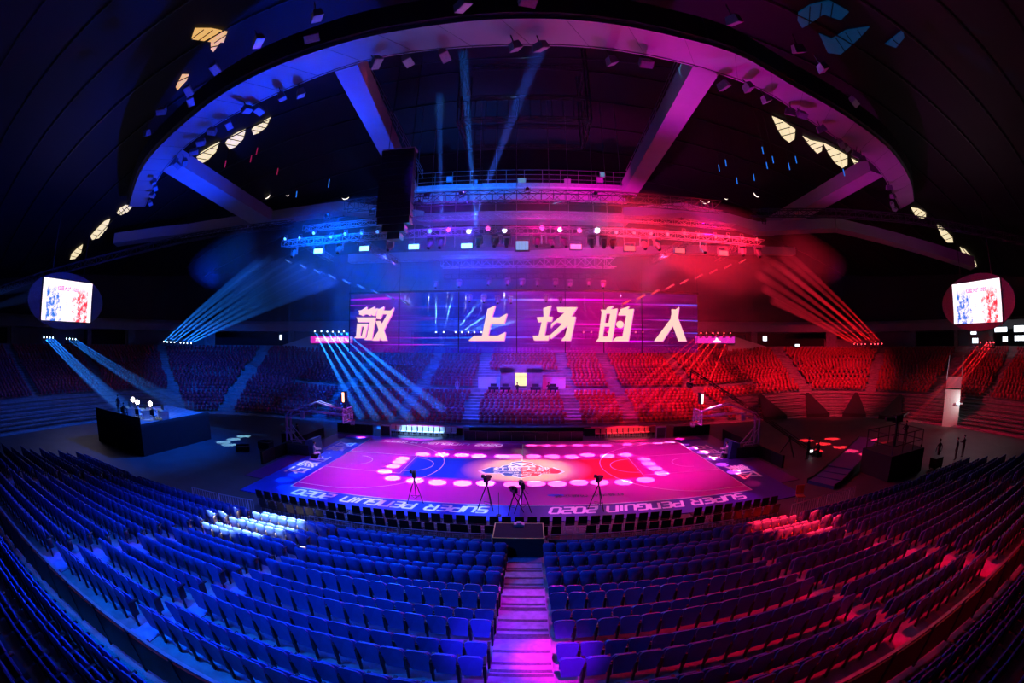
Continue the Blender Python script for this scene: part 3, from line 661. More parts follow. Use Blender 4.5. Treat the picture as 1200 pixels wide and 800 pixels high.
def crest(k, z, name, mats):
    H = [(0,-2.55),(1.4,-2.0),(2.5,-2.0),(3.0,-1.35),(5.6,-1.35),(6.35,-0.75),(4.9,0.55),(3.3,0.55),(2.9,1.15),(2.2,1.35),(1.6,2.25),(0,2.75)]
    Hs = [(x*CXF*k, y*CYF*k + CY0) for x, y in H]
    MB().prism([(-x, y) for x, y in Hs][::-1], Z0, z).build(name, mats[0], ct); MB().prism(Hs, Z0, z).build(name, mats[1], ct)
crest(1.07, 0.056, 'crest_outline', (M_CW, M_CW)); crest(1.0, 0.060, 'crest_shield', (M_CB, M_CR))
MB().prism([(1.0*math.cos(t), CY0 + .5 + 1.2*math.sin(t)) for t in np.linspace(0, math.pi, 15)], 0.060, 0.062).build('crest_dome', M_CW, ct)
for sg, mm in ((-1, M_CB), (1, M_CR)):
    mb = MB(); stroke(mb, [(sg*.75, CY0+.75), (sg*.4, CY0+1.15), (sg*.08, CY0+.8)], .2, .062, .064); mb.build('crest_band', mm, ct)
for k, ch in enumerate('红蓝大战'): text_obj('crest_character', ch, 1.05, M_CW, ct, (-1.5 + 1.0*k, CY0 - 0.12, 0.068), (0, 0, 0), sx=.95, sy=1.0)
span('SUPER', -1.9, -.2, CY0-1.0, .26, False, 'crest_letter', M_CW, .068); span('PENGUIN', .1, 1.95, CY0-1.0, .26, False, 'crest_letter', M_CW, .068); span('2020', -.6, .65, CY0-1.5, .32, False, 'crest_letter', M_CW, .068)
# ------------------------------------------------------------------ near stand (retractable, rows parallel to the court)
AX = 0.30                                            # axis of the central stairs
TIER = []                                            # (y of the row, floor z), near row then far row of every double tier
for k in range(-1, 6):
    d = 6.19 + 1.8*k; zn = 2.26 - 0.38*k; TIER.append((CAM.y + d, zn, 'near')); TIER.append((CAM.y + d + 0.84, zn - 0.30, 'far'))
tr_t = MB(); ri = MB()
XW = 31
for k in range(-1, 6):
    d = 6.19 + 1.8*k; zn = 2.26 - 0.38*k; y = CAM.y + d
    tread = MB().box(-XW, XW, y-0.72, y+0.36, zn-0.06, zn); struct('stand_tread', tread, M_TREAD)
    tread = MB().box(-XW, XW, y+0.36, y+1.08, zn-0.36, zn-0.30); struct('stand_tread', tread, M_TREAD)
    struct('stand_riser', MB().box(-XW, XW, y+0.32, y+0.36, zn-.36, zn-.06).box(-XW, XW, y+1.04, y+1.08, max(0, zn-.8), zn-.36).box(-XW, -XW+.1, y-.72, y+1.08, 0, zn), M_RISER)
    # tread seams: thin black brackets under the row edge
YW = CAM.y + 6.19 - 1.8 - 0.72
struct('walkway', MB().box(-XW, XW, YW-1.1, YW, 2.55, 2.95), M_TREAD)

def rounded(w0, w1, h, r=0.07, n=4):
    pts = [(-w0/2, 0), (w0/2, 0)]
    for k in range(n+1):
        t = math.pi/2*k/n; pts.append((w1/2 - r + r*math.cos(t), h - r + r*math.sin(t)))
    for k in range(n+1):
        t = math.pi/2 + math.pi/2*k/n; pts.append((-w1/2 + r + r*math.cos(t), h - r + r*math.sin(t)))
    return pts
def curved_panel(pts, thick, curve, tilt):
    """outline in x,z pushed back in the middle, leaning away"""
    mb = MB(); k = len(pts); c = (0, sum(p[1] for p in pts)/k)
    def y(x, z, o): return o - curve*(x*x)/0.05 + tilt*z
    v = [(p[0], y(p[0], p[1], 0), p[1]) for p in pts] + [(p[0], y(p[0], p[1], thick), p[1]) for p in pts]
    v += [(0, y(0, c[1], 0), c[1]), (0, y(0, c[1], thick), c[1])]
    f = [(i, i+1 if i+1 < k else 0, k+(i+1) % k, k+i) for i in range(k)] + [((i+1) % k, i, 2*k) for i in range(k)] + [(k+i, k+(i+1) % k, 2*k+1) for i in range(k)]
    mb.add(v, [q[::-1] for q in f]); return mb
# seat faces +y (towards the court); back shell seen from the camera
BACK = curved_panel(rounded(0.35, 0.47, 0.62, 0.10), 0.035, 0.02, -0.14); BACK.v = [(x, y+0.02, z+0.26) for x, y, z in BACK.v]
PAN = curved_panel(rounded(0.40, 0.43, 0.38, 0.08), 0.04, 0.012, -0.12); PAN.v = [(x, y+0.17, z+0.34) for x, y, z in PAN.v]
def bracket_mb():
    mb = MB(); mb.box(0.215, 0.275, -0.06, 0.16, 0.28, 0.62); mb.box(0.22, 0.27, -0.03, 0.03, 0.0, 0.30); mb.box(0.215, 0.275, 0.0, 0.26, 0.60, 0.64); return mb
seat0 = thing('arena_seat', 'blue seat', 'seat', (0, 0, 0))
BACK.build('backrest', M_BLUESEAT, seat0, smooth=False); PAN.build('seat_pan', M_BLUESEAT, seat0); bracket_mb().build('armrest_bracket', M_BLACK, seat0)
tr0 = tree(seat0)
def seat_gap(x):
    if abs(x - AX) < 0.86: return True
    for a, b in ((7.5, 8.15), (12.0, 13.35), (22.5, 23.6)):
        if a < abs(x - AX) < b: return True
    return False
places = []
for ri_, (y, z, kind) in enumerate(TIER):
    for s in (-1, 1):
        n = 0; x = AX + s*0.92
        while abs(x) < 30.5:
            if not seat_gap(x):
                if not (ri_ == 13 and abs(x-AX) < 1.9): places.append((x, y, z, ri_, n, s))
                n += 1
            x += s*0.50
# upper tier behind the walkway (its rows show in the two bottom corners)
UP = [(-27.60, 3.32), (-28.32, 3.85), (-29.02, 4.40), (-29.72, 4.98)]
for r, (y, z) in enumerate(UP):
    struct('upper_tread', MB().box(-24, 24, y-0.40, y+0.33, z-0.5, z), M_RISER)
    for s in (-1, 1):
        x = AX + s*2.3; n = 0
        while abs(x) < 23:
            places.append((x, y, z, 20 + r, n, s)); n += 1; x += s*0.50
def vis(p):
    u, v = proj((p[0], p[1], p[2] + 0.7)); d = (Vector((p[0], p[1], p[2]+.7)) - CAM).length
    return -10 < u < 1210 and 380 < v < 812, d
cand = sorted([(vis(p)[1], i) for i, p in enumerate(places) if vis(p)[0]])
NIND = 300
sel = set(i for _, i in cand[:NIND])
first = True
for i in sorted(sel):
    x, y, z, r, n, s = places[i]
    side = 'left' if s < 0 else 'right'
    if r >= 20:
        lab = 'dark upper tier seat at bottom %s, row %s behind parapet, %s outward' % (side, ['one','two','three','four'][r-20], ordn(n))
    else:
        lab = 'blue folding seat %s of central stairs, %s row from back, %s seat outward' % (side, ordn(r), ordn(n))
    g = 'blue seats of the upper tier' if r >= 20 else 'blue seats of the near stand'
    rz = random.uniform(-.03, .03)
    if first: seat0.location = (x, y, z); seat0.rotation_euler = (0, 0, rz); seat0['label'] = lab; seat0['group'] = g; first = False
    else: dup(seat0, tr0, (x, y, z), rz, lab, g)
rest = [places[i] for i in range(len(places)) if i not in sel]
def tri_quads(mb):
    out = []
    for f in mb.f: out.append(f if len(f) == 4 else (f[0], f[1], f[2], f[2]))
    return out
def seats_joined(name, pl, mb, m):
    # arrays of a mixed tri/quad mesh
    V = np.array(mb.v); P = np.array([(p[0], p[1], p[2]) for p in pl]); v = (V[None] + P[:, None]).reshape(-1, 3); nV = len(V)
    tot = [len(f) for f in mb.f]; idx = np.concatenate([np.array(f) for f in mb.f]); k = len(P)
    I = (idx[None] + (np.arange(k)*nV)[:, None]).ravel(); T = np.tile(np.array(tot), k); S = np.concatenate([[0], np.cumsum(T)[:-1]])
    me = bpy.data.meshes.new(name); me.vertices.add(len(v)); me.vertices.foreach_set('co', v.astype(np.float32).ravel())
    me.loops.add(len(I)); me.loops.foreach_set('vertex_index', I.astype(np.int32)); me.polygons.add(len(T)); me.polygons.foreach_set('loop_start', S.astype(np.int32))
    me.update(calc_edges=True); me.materials.append(m); return me
sb = tag(link('arena_seat_rows', None), 'remaining rows of blue folding seats in the near stand, left and right', 'stadium seats', kind='stuff')
shell = MB().add(BACK.v, BACK.f); shell.add(PAN.v, PAN.f)
for nm, mb_, m_ in (('seat_shells', shell, M_BLUESEAT), ('seat_brackets', bracket_mb(), M_BLACK)):
    o = link(nm, seats_joined(nm, rest, mb_, m_), sb); o['kind'] = 'stuff'
print('near seats', len(places), 'rest', len(rest))

# central stairs: one step per half tier
st = thing('central_stairs', 'grey vinyl-covered stairs with dark nosings running down the middle of the near stand', 'stairs', (AX, CAM.y + 5, 0))
def flight(par, x0, x1, hw=True):
    for k in range(-1, 6):
        d = 6.19 + 1.8*k; zn = 2.26 - 0.38*k; y = CAM.y + d - par.location.y
        for (a, b, zz) in ((y-0.74, y-0.28, zn+0.10), (y-0.28, y+0.36, zn+0.02), (y+0.36, y+0.66, zn-0.14), (y+0.66, y+1.06, zn-0.27)):
            s = MB().box(x0, x1, a, b, max(0, zz-0.4), zz).build('step', M_STAIR, par)
            if hw: MB().box(x0+.02, x1-.02, b-0.09, b+0.012, zz-0.10, zz+0.006).build('nosing', M_NOSE, s)
flight(st, -0.66, 0.66)
for s in (-1, 1): MB().box(s*0.70-.03, s*0.70+.03, 0, 10.6, 0, 0.02).build('stair_edge', M_TRUSS, st)
for i in range(7):
    pass
for nm, xc, w in (('left', AX-12.7, 0.62), ('right', AX+12.7, 0.62), ('far left', AX-23.05, 0.5), ('far right', AX+23.05, 0.5), ('inner left', AX-7.8, 0.3), ('inner right', AX+7.8, 0.3)):
    t = thing('stand_stairs', 'plain grey stairs in the %s aisle of the near stand' % nm, 'stairs', (xc, CAM.y + 5, 0)); flight(t, -w, w, False)

# parapet between the walkway and the upper tier
pp = thing('parapet', 'orange-brown panelled parapet with thin top rail in front of the upper tier', 'parapet', (0, -26.62, 2.95))
M_PAR = mat('parapet_orange', (0.28, 0.045, 0.02), 0.55)
for i in range(-18, 18):
    x = i*1.25 + .03
    MB().box(x, x+1.17, -0.03, 0.03, 0.10, 0.90).build('parapet_panel', M_PAR, pp)
    MB().box(x-.06, x, -0.05, 0.05, 0, 1.0).build('parapet_post', M_BLACK, pp)
MB().box(-22.6, 22.6, -0.04, 0.04, 0.98, 1.03).build('top_rail', M_METAL, pp)

# camera platform at the foot of the stairs
cp = thing('camera_riser', 'black box riser with yellow-taped top edges at the foot of the central stairs', 'riser', (0.05, -13.35, 0))
MB().box(-1.0, 1.0, -0.75, 0.75, 0, 1.15).build('riser_body', M_CLOTH, cp)
MB().box(-1.02, 1.02, -0.77, 0.77, 1.15, 1.19).build('riser_top', M_CLOTH, cp)
for a in ((-1.03, 1.03, -0.79, -0.75), (-1.03, 1.03, 0.74, 0.78), (-1.03, -.99, -.75, .75), (.99, 1.03, -.75, .75)): MB().box(*a, 1.185, 1.2).build('tape_edge', M_YEL, cp)
bg = MB().box(-0.22, 0.22, -0.14, 0.14, 1.195, 1.30).box(-.1, .1, -.1, .1, 1.3, 1.36).build('equipment_bag', M_METAL); bg.location = (0.05, -12.85, 0); tag(bg, 'small pale equipment case lying on the black camera riser', 'case')

# glass-topped barrier between courtside chairs and the stand
for k, (x0, x1) in enumerate(((-9.6, -5.2), (-5.0, -1.1), (1.3, 5.3), (5.5, 9.8))):
    t = thing('stand_barrier', 'low dark barrier with thin rail behind courtside chairs, %s of four from left' % ORD[k], 'barrier', ((x0+x1)/2, -13.05, 0)); w = (x1-x0)/2
    MB().box(-w, w, -.02, .02, 0.05, 0.62).build('barrier_panel', M_RISER, t); MB().tube((-w, 0, 0.85), (w, 0, 0.85), 0.025).build('rail', M_METAL, t)
    for q in range(5): xx = -w + 2*w*q/4; MB().tube((xx, 0, 0), (xx, 0, 0.85), 0.02, n=4).build('rail_post', M_METAL, t)
# white railings at both ends
def railing(lab, a, b, h=1.0):
    t = thing('railing', lab, 'railing', a); L = (Vector(b)-Vector(a)); d = L.normalized(); n = int(L.length/0.16)
    for z in (0.12, h): MB().tube((0,0,z), tuple(L + Vector((0,0,z))), 0.025, n=5).build('rail', M_WHITE, t)
    for q in range(0, n+1):
        p = L*q/n; big = q % 12 == 0
        MB().tube((p.x,p.y,0 if big else .12), (p.x,p.y,h), 0.028 if big else 0.011, n=4).build('rail_post' if big else 'baluster', M_WHITE, t)
railing('white barred railing at the left front corner of the near stand', (-17.5, -13.2, 0), (-15.6, -13.1, 0)); railing('white barred railing beside the brightly lit seats on the left', (-15.4, -13.1, 0), (-13.1, -12.9, 0))
railing('grey barred railing beside the red lit seats on the right', (13.4, -12.9, 0), (15.9, -12.7, 0)); railing('grey barred railing farther out on the right', (16.1, -12.7, 0), (18.6, -12.5, 0))

# ------------------------------------------------------------------ courtside chairs
def make_chair():
    t = thing('courtside_chair', 'x', 'chair', (0, 0, 0))
    MB().box(-.22, .22, -.20, .22, .42, .48).build('seat', M_BLACK, t)
    MB().hexa([(-.22,-.22,.50),(.22,-.22,.50),(.22,-.18,.50),(-.22,-.18,.50),(-.21,-.30,.93),(.21,-.30,.93),(.21,-.26,.93),(-.21,-.26,.93)]).build('backrest', M_BLACK, t)
    for sx in (-1, 1):
        for sy, y0, y1 in ((1, .18, .22), (-1, -.18, -.24)): MB().tube((sx*.2, y1, 0), (sx*.2, y0, .43), .013, n=4).build('leg', M_METAL, t)
    for yy in (.2, -.21): MB().tube((-.2, yy, .18), (.2, yy, .18), .01, n=4).build('stretcher', M_METAL, t)
    return t
ch0 = make_chair(); trc = tree(ch0); first = True
rows = [(-10.95, [(-13.9, -8.5), (-7.9, -2.0), (-1.7, 2.6), (2.95, 8.1), (8.7, 13.6)], 0.0), (-12.05, [(-12.9, -7.6), (-7.4, -2.6), (-2.4, 2.2), (3.2, 8.6), (9.3, 13.0)], 0.0)]
for r, (y, segs, _) in enumerate(rows):
    for sg, (xa, xb) in enumerate(segs):
        n = int((xb-xa)/0.58)
        for k in range(n+1):
            if r == 1 and sg == 2 and k in (4, 5): continue
            x = xa + k*0.58; yy = y + 0.0*x
            lab = 'black courtside chair, %s row from court, %s from left in block %s' % (['first','second'][r], ordn(k), ['one','two','three','four','five'][sg])
            if first: ch0.location = (x, yy, 0); ch0['label'] = lab; ch0['group'] = 'black chairs along the near sideline'; first = False
            else: dup(ch0, trc, (x, yy, 0), random.uniform(-.06, .06), lab, 'black chairs along the near sideline')
# team benches beyond the court
def far_chairs(x0, n, step, y, col, nm):
    t0 = thing('team_chair', 'x', 'chair', (x0, y, 0), math.pi)
    MB().box(-.22, .22, -.2, .22, .40, .48).build('seat', col, t0); MB().box(-.22, .22, -.26, -.2, .48, .95).build('backrest', col, t0)
    for sx in (-1, 1):
        for sy in (-1, 1): MB().tube((sx*.18, sy*.18, 0), (sx*.18, sy*.18, .4), .02, n=4).build('leg', M_METAL, t0)
    tr = tree(t0)
    for k in range(n):
        lab = '%s team chair beyond the far sideline, %s from the left' % (nm, ordn(k)); g = nm + ' team chairs beyond the far sideline'
        if k == 0: t0['label'] = lab; t0['group'] = g
        else: dup(t0, tr, (x0 + k*step, y, 0), math.pi + random.uniform(-.1, .1), lab, g)
M_CHW = mat('white_chair_plastic', (0.6, 0.62, 0.66), 0.5); M_CHR = mat('red_chair_plastic', (0.5, 0.08, 0.1), 0.5)
far_chairs(-12.6, 12, 0.55, 9.9, M_CHW, 'white'); far_chairs(7.0, 11, 0.55, 9.9, M_CHR, 'red')
for s, nm in ((-1, 'left'), (1, 'right')):
    t = thing('scorer_table' if 0 else 'bench_table', 'low dark draped table behind the %s team chairs' % nm, 'table', (s*9.5, 11.2, 0))
    MB().box(-3.6, 3.6, -.35, .35, 0, .72).build('drape', M_CLOTH, t); MB().box(-3.65, 3.65, -.4, .4, .72, .77).build('tabletop', mat('table_red', (.45, .02, .1), .5), t)
led = thing('perimeter_board', 'long dark advertising board along the far sideline', 'board', (0, 9.1, 0))
for k in range(10): MB().box(-5.4 + k*1.09, -5.4 + k*1.09 + 1.06, -.08, .08, 0, .85).build('board_panel', M_BLACK, led)
st_ = thing('scorer_table', 'long dark scorer table behind the centre of the far sideline', 'table', (0.6, 11.6, 0)); MB().box(-5.8, 5.8, -.4, .4, 0, .78).build('drape', M_CLOTH, st_); MB().box(-5.9, 5.9, -.45, .45, .78, .83).build('tabletop', M_RISER, st_)
for k, (u, v) in enumerate(((575.5, 503.5), (615.5, 504.5), (677.5, 503.5))):
    p = aty(u, v, 11.5); t = thing('desk_lamp', '%s small glowing lamp from the left on the far scorer table' % ORD[k], 'lamp', (p.x, 11.5, .83), group='small lamps on the scorer table')
    MB().tube((0,0,0), (0,0,p.z-.83), .02, n=4).build('lamp_stem', M_METAL, t); MB().sphere((0,0,p.z-.83), .13 if k != 1 else .08).build('bulb', emis('bulb_cream', (1, .8, .75), 5), t)
for s, nm in ((-1, 'left'), (1, 'right')):
    for j, (x0, x1, y0, y1) in enumerate(((18.6, 18.8, -4.0, 6.8), (14.5, 18.4, 9.4, 9.6))):
        t = thing('baseline_board', 'black advertising boards along the %s %s' % (nm, ('baseline', 'far corner')[j]), 'board', (s*(x0+x1)/2, (y0+y1)/2, 0)); n = 6
        for k in range(n):
            if j == 0: q = (y1-y0)/n; MB().box(-.1, .1, -(y1-y0)/2 + k*q, -(y1-y0)/2 + k*q + q*.97, 0, .95).build('board_panel', M_BLACK, t)
            else: q = (x1-x0)/n; MB().box(-(x1-x0)/2 + k*q, -(x1-x0)/2 + k*q + q*.97, -.1, .1, 0, .95).build('board_panel', M_BLACK, t)
# ------------------------------------------------------------------ people (small figures, one skinned body each)
def person(label, loc, rz, pose='stand', top=None, s=1.0, group=None):
    t = thing('person', label, 'person', loc, rz, group)
    J = {}; E_ = []; V = []; Rd = []
    def add(n, p, r, par=None):
        J[n] = len(V); V.append(tuple(c*s for c in p)); Rd.append(r*s)
        if par is not None: E_.append((J[par], J[n]))
    sit = pose == 'sit'; h = 0.46 if sit else 0.92
    add('pelvis', (0, 0, h), .135)
    add('waist', (0, .01, h+.18), .125, 'pelvis'); add('chest', (0, .0, h+.40), .155, 'waist'); add('neck0', (0, .0, h+.55), .08, 'chest'); add('neck', (0, .02, h+.62), .052, 'neck0')
    add('jaw', (0, .045, h+.68), .065, 'neck'); add('head', (0, .03, h+.77), .088, 'jaw'); add('crown', (0, .02, h+.83), .07, 'head')
    for q, n in ((-1, 'l'), (1, 'r')):
        add('sh'+n, (q*.19, 0, h+.50), .062, 'chest')
        if pose == 'reach' or sit:
            add('el'+n, (q*.24, .16, h+.30), .045, 'sh'+n); add('wr'+n, (q*.15, .40, h+.30), .030, 'el'+n); hd = Vector((0, 1, 0))
        elif pose == 'walk':
            add('el'+n, (q*.25, -q*.10, h+.23), .045, 'sh'+n); add('wr'+n, (q*.25, -q*.10+.08, h-.01), .030, 'el'+n); hd = Vector((0, .2, -1))
        else:
            add('el'+n, (q*.26, -.02, h+.22), .045, 'sh'+n); add('wr'+n, (q*.27, .05, h-.02), .030, 'el'+n); hd = Vector((0, .15, -1))
        hd.normalize(); w = Vector(V[J['wr'+n]])/s; add('pm'+n, tuple(w + hd*.06), .030, 'wr'+n)
        for fi in range(4):
            off = Vector((0, 0, (fi-1.5)*.018)) if abs(hd.y) > .8 else Vector((0, (fi-1.5)*.018, 0)); L = (.06, .072, .066, .05)[fi]
            add('f%d%s' % (fi, n), tuple(w + hd*.10 + off), .009, 'pm'+n); add('g%d%s' % (fi, n), tuple(w + hd*(.10+L) + off + Vector((-q*.02, 0, 0))), .008, 'f%d%s' % (fi, n))
        add('th'+n, tuple(w + hd*.07 + Vector((-q*.045, .02, 0))), .010, 'pm'+n)
        add('hip'+n, (q*.095, 0, h-.05), .095, 'pelvis')
        if sit:
            add('kn'+n, (q*.12, .44, h), .062, 'hip'+n); add('an'+n, (q*.12, .44, .09), .042, 'kn'+n)
        else:
            f = (q*.14 if pose == 'walk' else 0.0); add('kn'+n, (q*.11, .03+f*.5, .50), .062, 'hip'+n); add('an'+n, (q*.12, f, .09), .042, 'kn'+n)
        a = Vector(V[J['an'+n]])/s; add('toe'+n, (a.x, a.y+.17, .04), .038, 'an'+n)
    me = bpy.data.meshes.new('body'); me.from_pydata(V, E_, [])
    o = link('body', me, t)
    m = o.modifiers.new('skin', 'SKIN'); sv = me.skin_vertices[0].data
    for i, r in enumerate(Rd): sv[i].radius = (r, r*0.9)
    for v_ in sv: v_.use_root = False
    sv[0].use_root = True
    ss = o.modifiers.new('subd', 'SUBSURF'); ss.levels = 1; ss.render_levels = 1
    me.materials.append(M_SHIRTD if top is None else top)
    H = h + .77
    MB().sphere((0, .045*s, (H-.02)*s), .082*s, 10, 8, 1.25).build('face', M_SKIN, t, True)
    f = MB(); f.prism([(-.016*s, .12*s), (.016*s, .12*s), (0, .152*s)], (H-.05)*s, (H)*s)
    f.build('nose', M_SKIN, t)
    MB().sphere((-.03*s, .122*s, H*s), .011*s, 5, 4).sphere((.03*s, .122*s, H*s), .011*s, 5, 4).each('eye', M_HAIR, t); MB().box(-.025*s, .025*s, .115*s, .128*s, (H-.075)*s, (H-.066)*s).build('mouth', M_HAIR, t)
    MB().sphere((0, .015*s, (H+.035)*s), .098*s, 10, 6, .98).build('hair', M_HAIR, t, True)
    return t

# ------------------------------------------------------------------ basketball hoops
def hoop(side):
    s = side; nm = 'left' if s < 0 else 'right'
    t = thing('basketball_hoop', '%s basketball hoop on a long-armed wheeled stand with %s' % (nm, 'red-numbered shot clock' if s < 0 else 'pale glowing shot clock'), 'basketball hoop', (s*17.6, 0.4, 0))
    X = lambda x: -s*x                                 # x measured from the base towards the court
    b = MB().box(*sorted((X(-1.3), X(1.1))), -.75, .75, 0.0, 0.9); b.build('weight_box', M_SHIRTD, t)
    MB().prism([(X(.75), -.0), (X(1.75), 0), (X(1.55), 1.45), (X(.85), 1.25)] if s < 0 else [(X(1.75), 0), (X(.75), 0), (X(.85), 1.25), (X(1.55), 1.45)], -.7, .7, 'y').build('front_padding', mat('pad_blue', (.02, .05, .16), .7), t)
    PINK = mat('hoop_frame_paint', (.55, .35, .55), .45)
    for yy in (-.35, .35):
        MB().tube((X(-1.15), yy, .9), (X(-1.05), yy, 3.1), .10, n=6).build('mast', PINK, t)
        MB().path([(X(-1.05), yy, 3.1), (X(-.75), yy, 3.45), (X(1.9), yy*.9, 4.3), (X(4.3), yy*.5, 3.75)], .07, 6).build('boom', PINK, t)
        MB().path([(X(-1.05), yy, 2.9), (X(1.0), yy, 3.55), (X(4.3), yy*.5, 3.40)], .05, 6).build('boom_brace', PINK, t)
        MB().tube((X(-1.1), yy, 2.3), (X(0.3), yy, .9), .04, n=5).tube((X(-1.1), yy, 2.3), (X(-.6), yy, .9), .04, n=5).tube((X(-1.1), yy, 1.0), (X(.3), yy, 1.0), .04, n=5).build('mast_brace', PINK, t)
    MB().box(*sorted((X(.2), X(.5))), -.15, .15, 2.9, 3.5).build('pump_box', PINK, t)
    xb = X(4.45)
    glass = MB().box(xb-.02, xb+.02, -.9, .9, 2.9, 3.95); g = glass.build('backboard_glass', mat('backboard_glass', (.5, .6, .8), .1, alpha=.14), t)
    fr = MB()
    for a in ((-.9, .9, 2.88, 2.94), (-.9, .9, 3.91, 3.97), (-.92, -.86, 2.9, 3.95), (.86, .92, 2.9, 3.95)): fr.box(xb-.035, xb+.035, a[0], a[1], a[2], a[3])
    fr.build('backboard_frame', PINK, t)
    f2 = MB()
    for a in ((-.3, .3, 3.05, 3.09), (-.3, .3, 3.46, 3.50), (-.3, -.26, 3.05, 3.5), (.26, .3, 3.05, 3.5)): f2.box(xb-.03, xb+.03, *a)
    f2.build('target_square', M_WHITE, t)
    rr = MB(); cx = X(4.45 + .38); n = 16
    for k in range(n): a0, a1 = 2*math.pi*k/n, 2*math.pi*(k+1)/n; rr.tube((cx + .23*math.cos(a0), .23*math.sin(a0), 3.05), (cx + .23*math.cos(a1), .23*math.sin(a1), 3.05), .018, n=4)
    rr.box(*sorted((X(4.45), X(4.6))), -.08, .08, 3.0, 3.1); rr.build('rim', mat('rim_red', (.7, .06, .04), .4), t)
    nn = MB()
    for k in range(12):
        a0, a1 = 2*math.pi*k/12, 2*math.pi*(k+1)/12
        for (r0, z0, r1, z1) in ((.23, 3.05, .19, 2.85), (.19, 2.85, .15, 2.65)):
            for (p, q) in ((a0, a1), (a1, a0)): nn.tube((cx + r0*math.cos(p), r0*math.sin(p), z0), (cx + r1*math.cos(q), r1*math.sin(q), z1), .008, n=3)
    nn.build('net', M_WHITE, t)
    MB().tube((xb, -.45, 3.95), (xb, -.45, 4.45), .035).build('clock_post', M_BLACK, t)
    c = MB().box(xb-.12, xb+.12, -.72, -.18, 4.45, 5.25).build('shot_clock', M_BLACK, t)
    MB().box(xb-.08, xb+.08, -.735, -.725, 4.5, 5.2).build('clock_display', M_CLOCK if s < 0 else emis('clock_pale', (1, .55, .45), 7), c)
    MB().tube((xb, -.45, 4.2), (X(3.0), -.3, 3.9), .02, n=4).build('clock_stay', M_BLACK, t)
    if s < 0: spot((s*17.6 + X(4.45), -.5, 6.2), (s*17.6 + X(4.6), 12, 3.5), 1400, (1, .02, .02), 44, 1, .1)
hoop(-1); hoop(1)

# ------------------------------------------------------------------ broadcast cameras on tripods
def tripod_cam(loc, lab, h=1.45, rz=0.0, big=False):
    t = thing('broadcast_camera', lab, 'camera', loc, rz)
    for a in (90, 210, 330):
        x, y = .52*math.cos(R(a)), .52*math.sin(R(a)); MB().tube((x, y, 0), (x*.55, y*.55, h*.45), .022, n=5).tube((x*.55, y*.55, h*.45), (0, 0, h-.1), .03, n=5).build('tripod_leg', M_BLACK, t)
    MB().tube((.25, .14, .35), (-.25, .14, .35), .012, n=4).tube((.25, .14, .35), (0, -.3, .35), .012, n=4).tube((-.25, .14, .35), (0, -.3, .35), .012, n=4).build('spreader', M_BLACK, t)
    MB().tube((0,0,h-.12), (0,0,h+.05), .06).build('fluid_head', M_BLACK, t)
    MB().tube((.05,-.05,h), (.22,-.5,h-.12), .015, n=4).build('pan_handle', M_BLACK, t)
    b = MB().box(-.09, .09, -.25, .28, h+.05, h+.32).box(-.06, .06, -.2, .1, h+.32, h+.38).build('camera_body', M_BLACK, t)
    MB().tube((0, .28, h+.18), (0, .62 if big else .48, h+.18), .07 if not big else .11, .09 if not big else .14, 10).build('lens', M_BLACK, b)
    MB().box(-.22, -.10, -.22, -.08, h+.28, h+.44).build('viewfinder', M_BLACK, b)
    return t
for (u, v), lab, rz, h, big in (((487,588), 'black video camera on a tripod, leftmost of the row at the near sideline', .2, 1.5, False), ((571,596), 'black video camera on a tripod, second from left at the near sideline', -.3, 1.55, False),
                           ((612,599), 'large black broadcast camera beside the halfway line tripod pair', .15, 1.3, True), ((602,600), 'smaller black camera with pale side panel next to the large broadcast camera', .5, 1.1, False), ((700,596), 'black video camera on a tripod, rightmost at the near sideline', -.5, 1.55, False)):
    p = atz(u, v, 0.05); tripod_cam((p.x, p.y, .045), lab, h, rz, big)
ms = thing('microphone_stand', 'thin black microphone stand between the camera tripods on the sideline', 'stand', (-1.05, -9.0, .045)); MB().tube((0,0,0), (0,0,1.3), .015, n=4).build('pole', M_BLACK, ms); MB().tube((0,0,0), (0,0,.03), .15).build('base', M_BLACK, ms)

# ------------------------------------------------------------------ control podium on the left
pd = thing('control_podium', 'large black draped control platform standing on the floor at the left', 'platform', (-32.2, -4.0, 0), 0)
A = Vector((-28.7, -8.2, 0)); B_ = Vector((-28.3, .6, 0)); C_ = Vector((-36.5, 2.0, 0)); D_ = Vector((-37.2, -8.0, 0)); O_ = Vector((-32.2, -4.0, 0)); Hh = 2.35
q = [A-O_, B_-O_, C_-O_, D_-O_]
MB().hexa([tuple(p) for p in q] + [tuple(p + Vector((0,0,Hh))) for p in q]).build('draped_body', M_CLOTH, pd)
MB().hexa([tuple(p*.97 + Vector((0,0,Hh))) for p in q] + [tuple(p*.97 + Vector((0,0,Hh+.04))) for p in q]).build('deck', M_TREAD, pd)
for i in range(4):
    a, b = q[i], q[(i+1) % 4]
    if i in (0, 3): MB().hexa([tuple(p) for p in (a, b, b*.985, a*.985)] + [tuple(p + Vector((0,0,.7 if i == 3 else .2))) for p in (a + Vector((0,0,Hh)), b + Vector((0,0,Hh)), b*.985 + Vector((0,0,Hh)), a*.985 + Vector((0,0,Hh)))]).build('side_drape', M_CLOTH, pd)
zt = Hh + .04
def on_pod(u, v, z=zt+.75): p = atz(u, v, z); return p
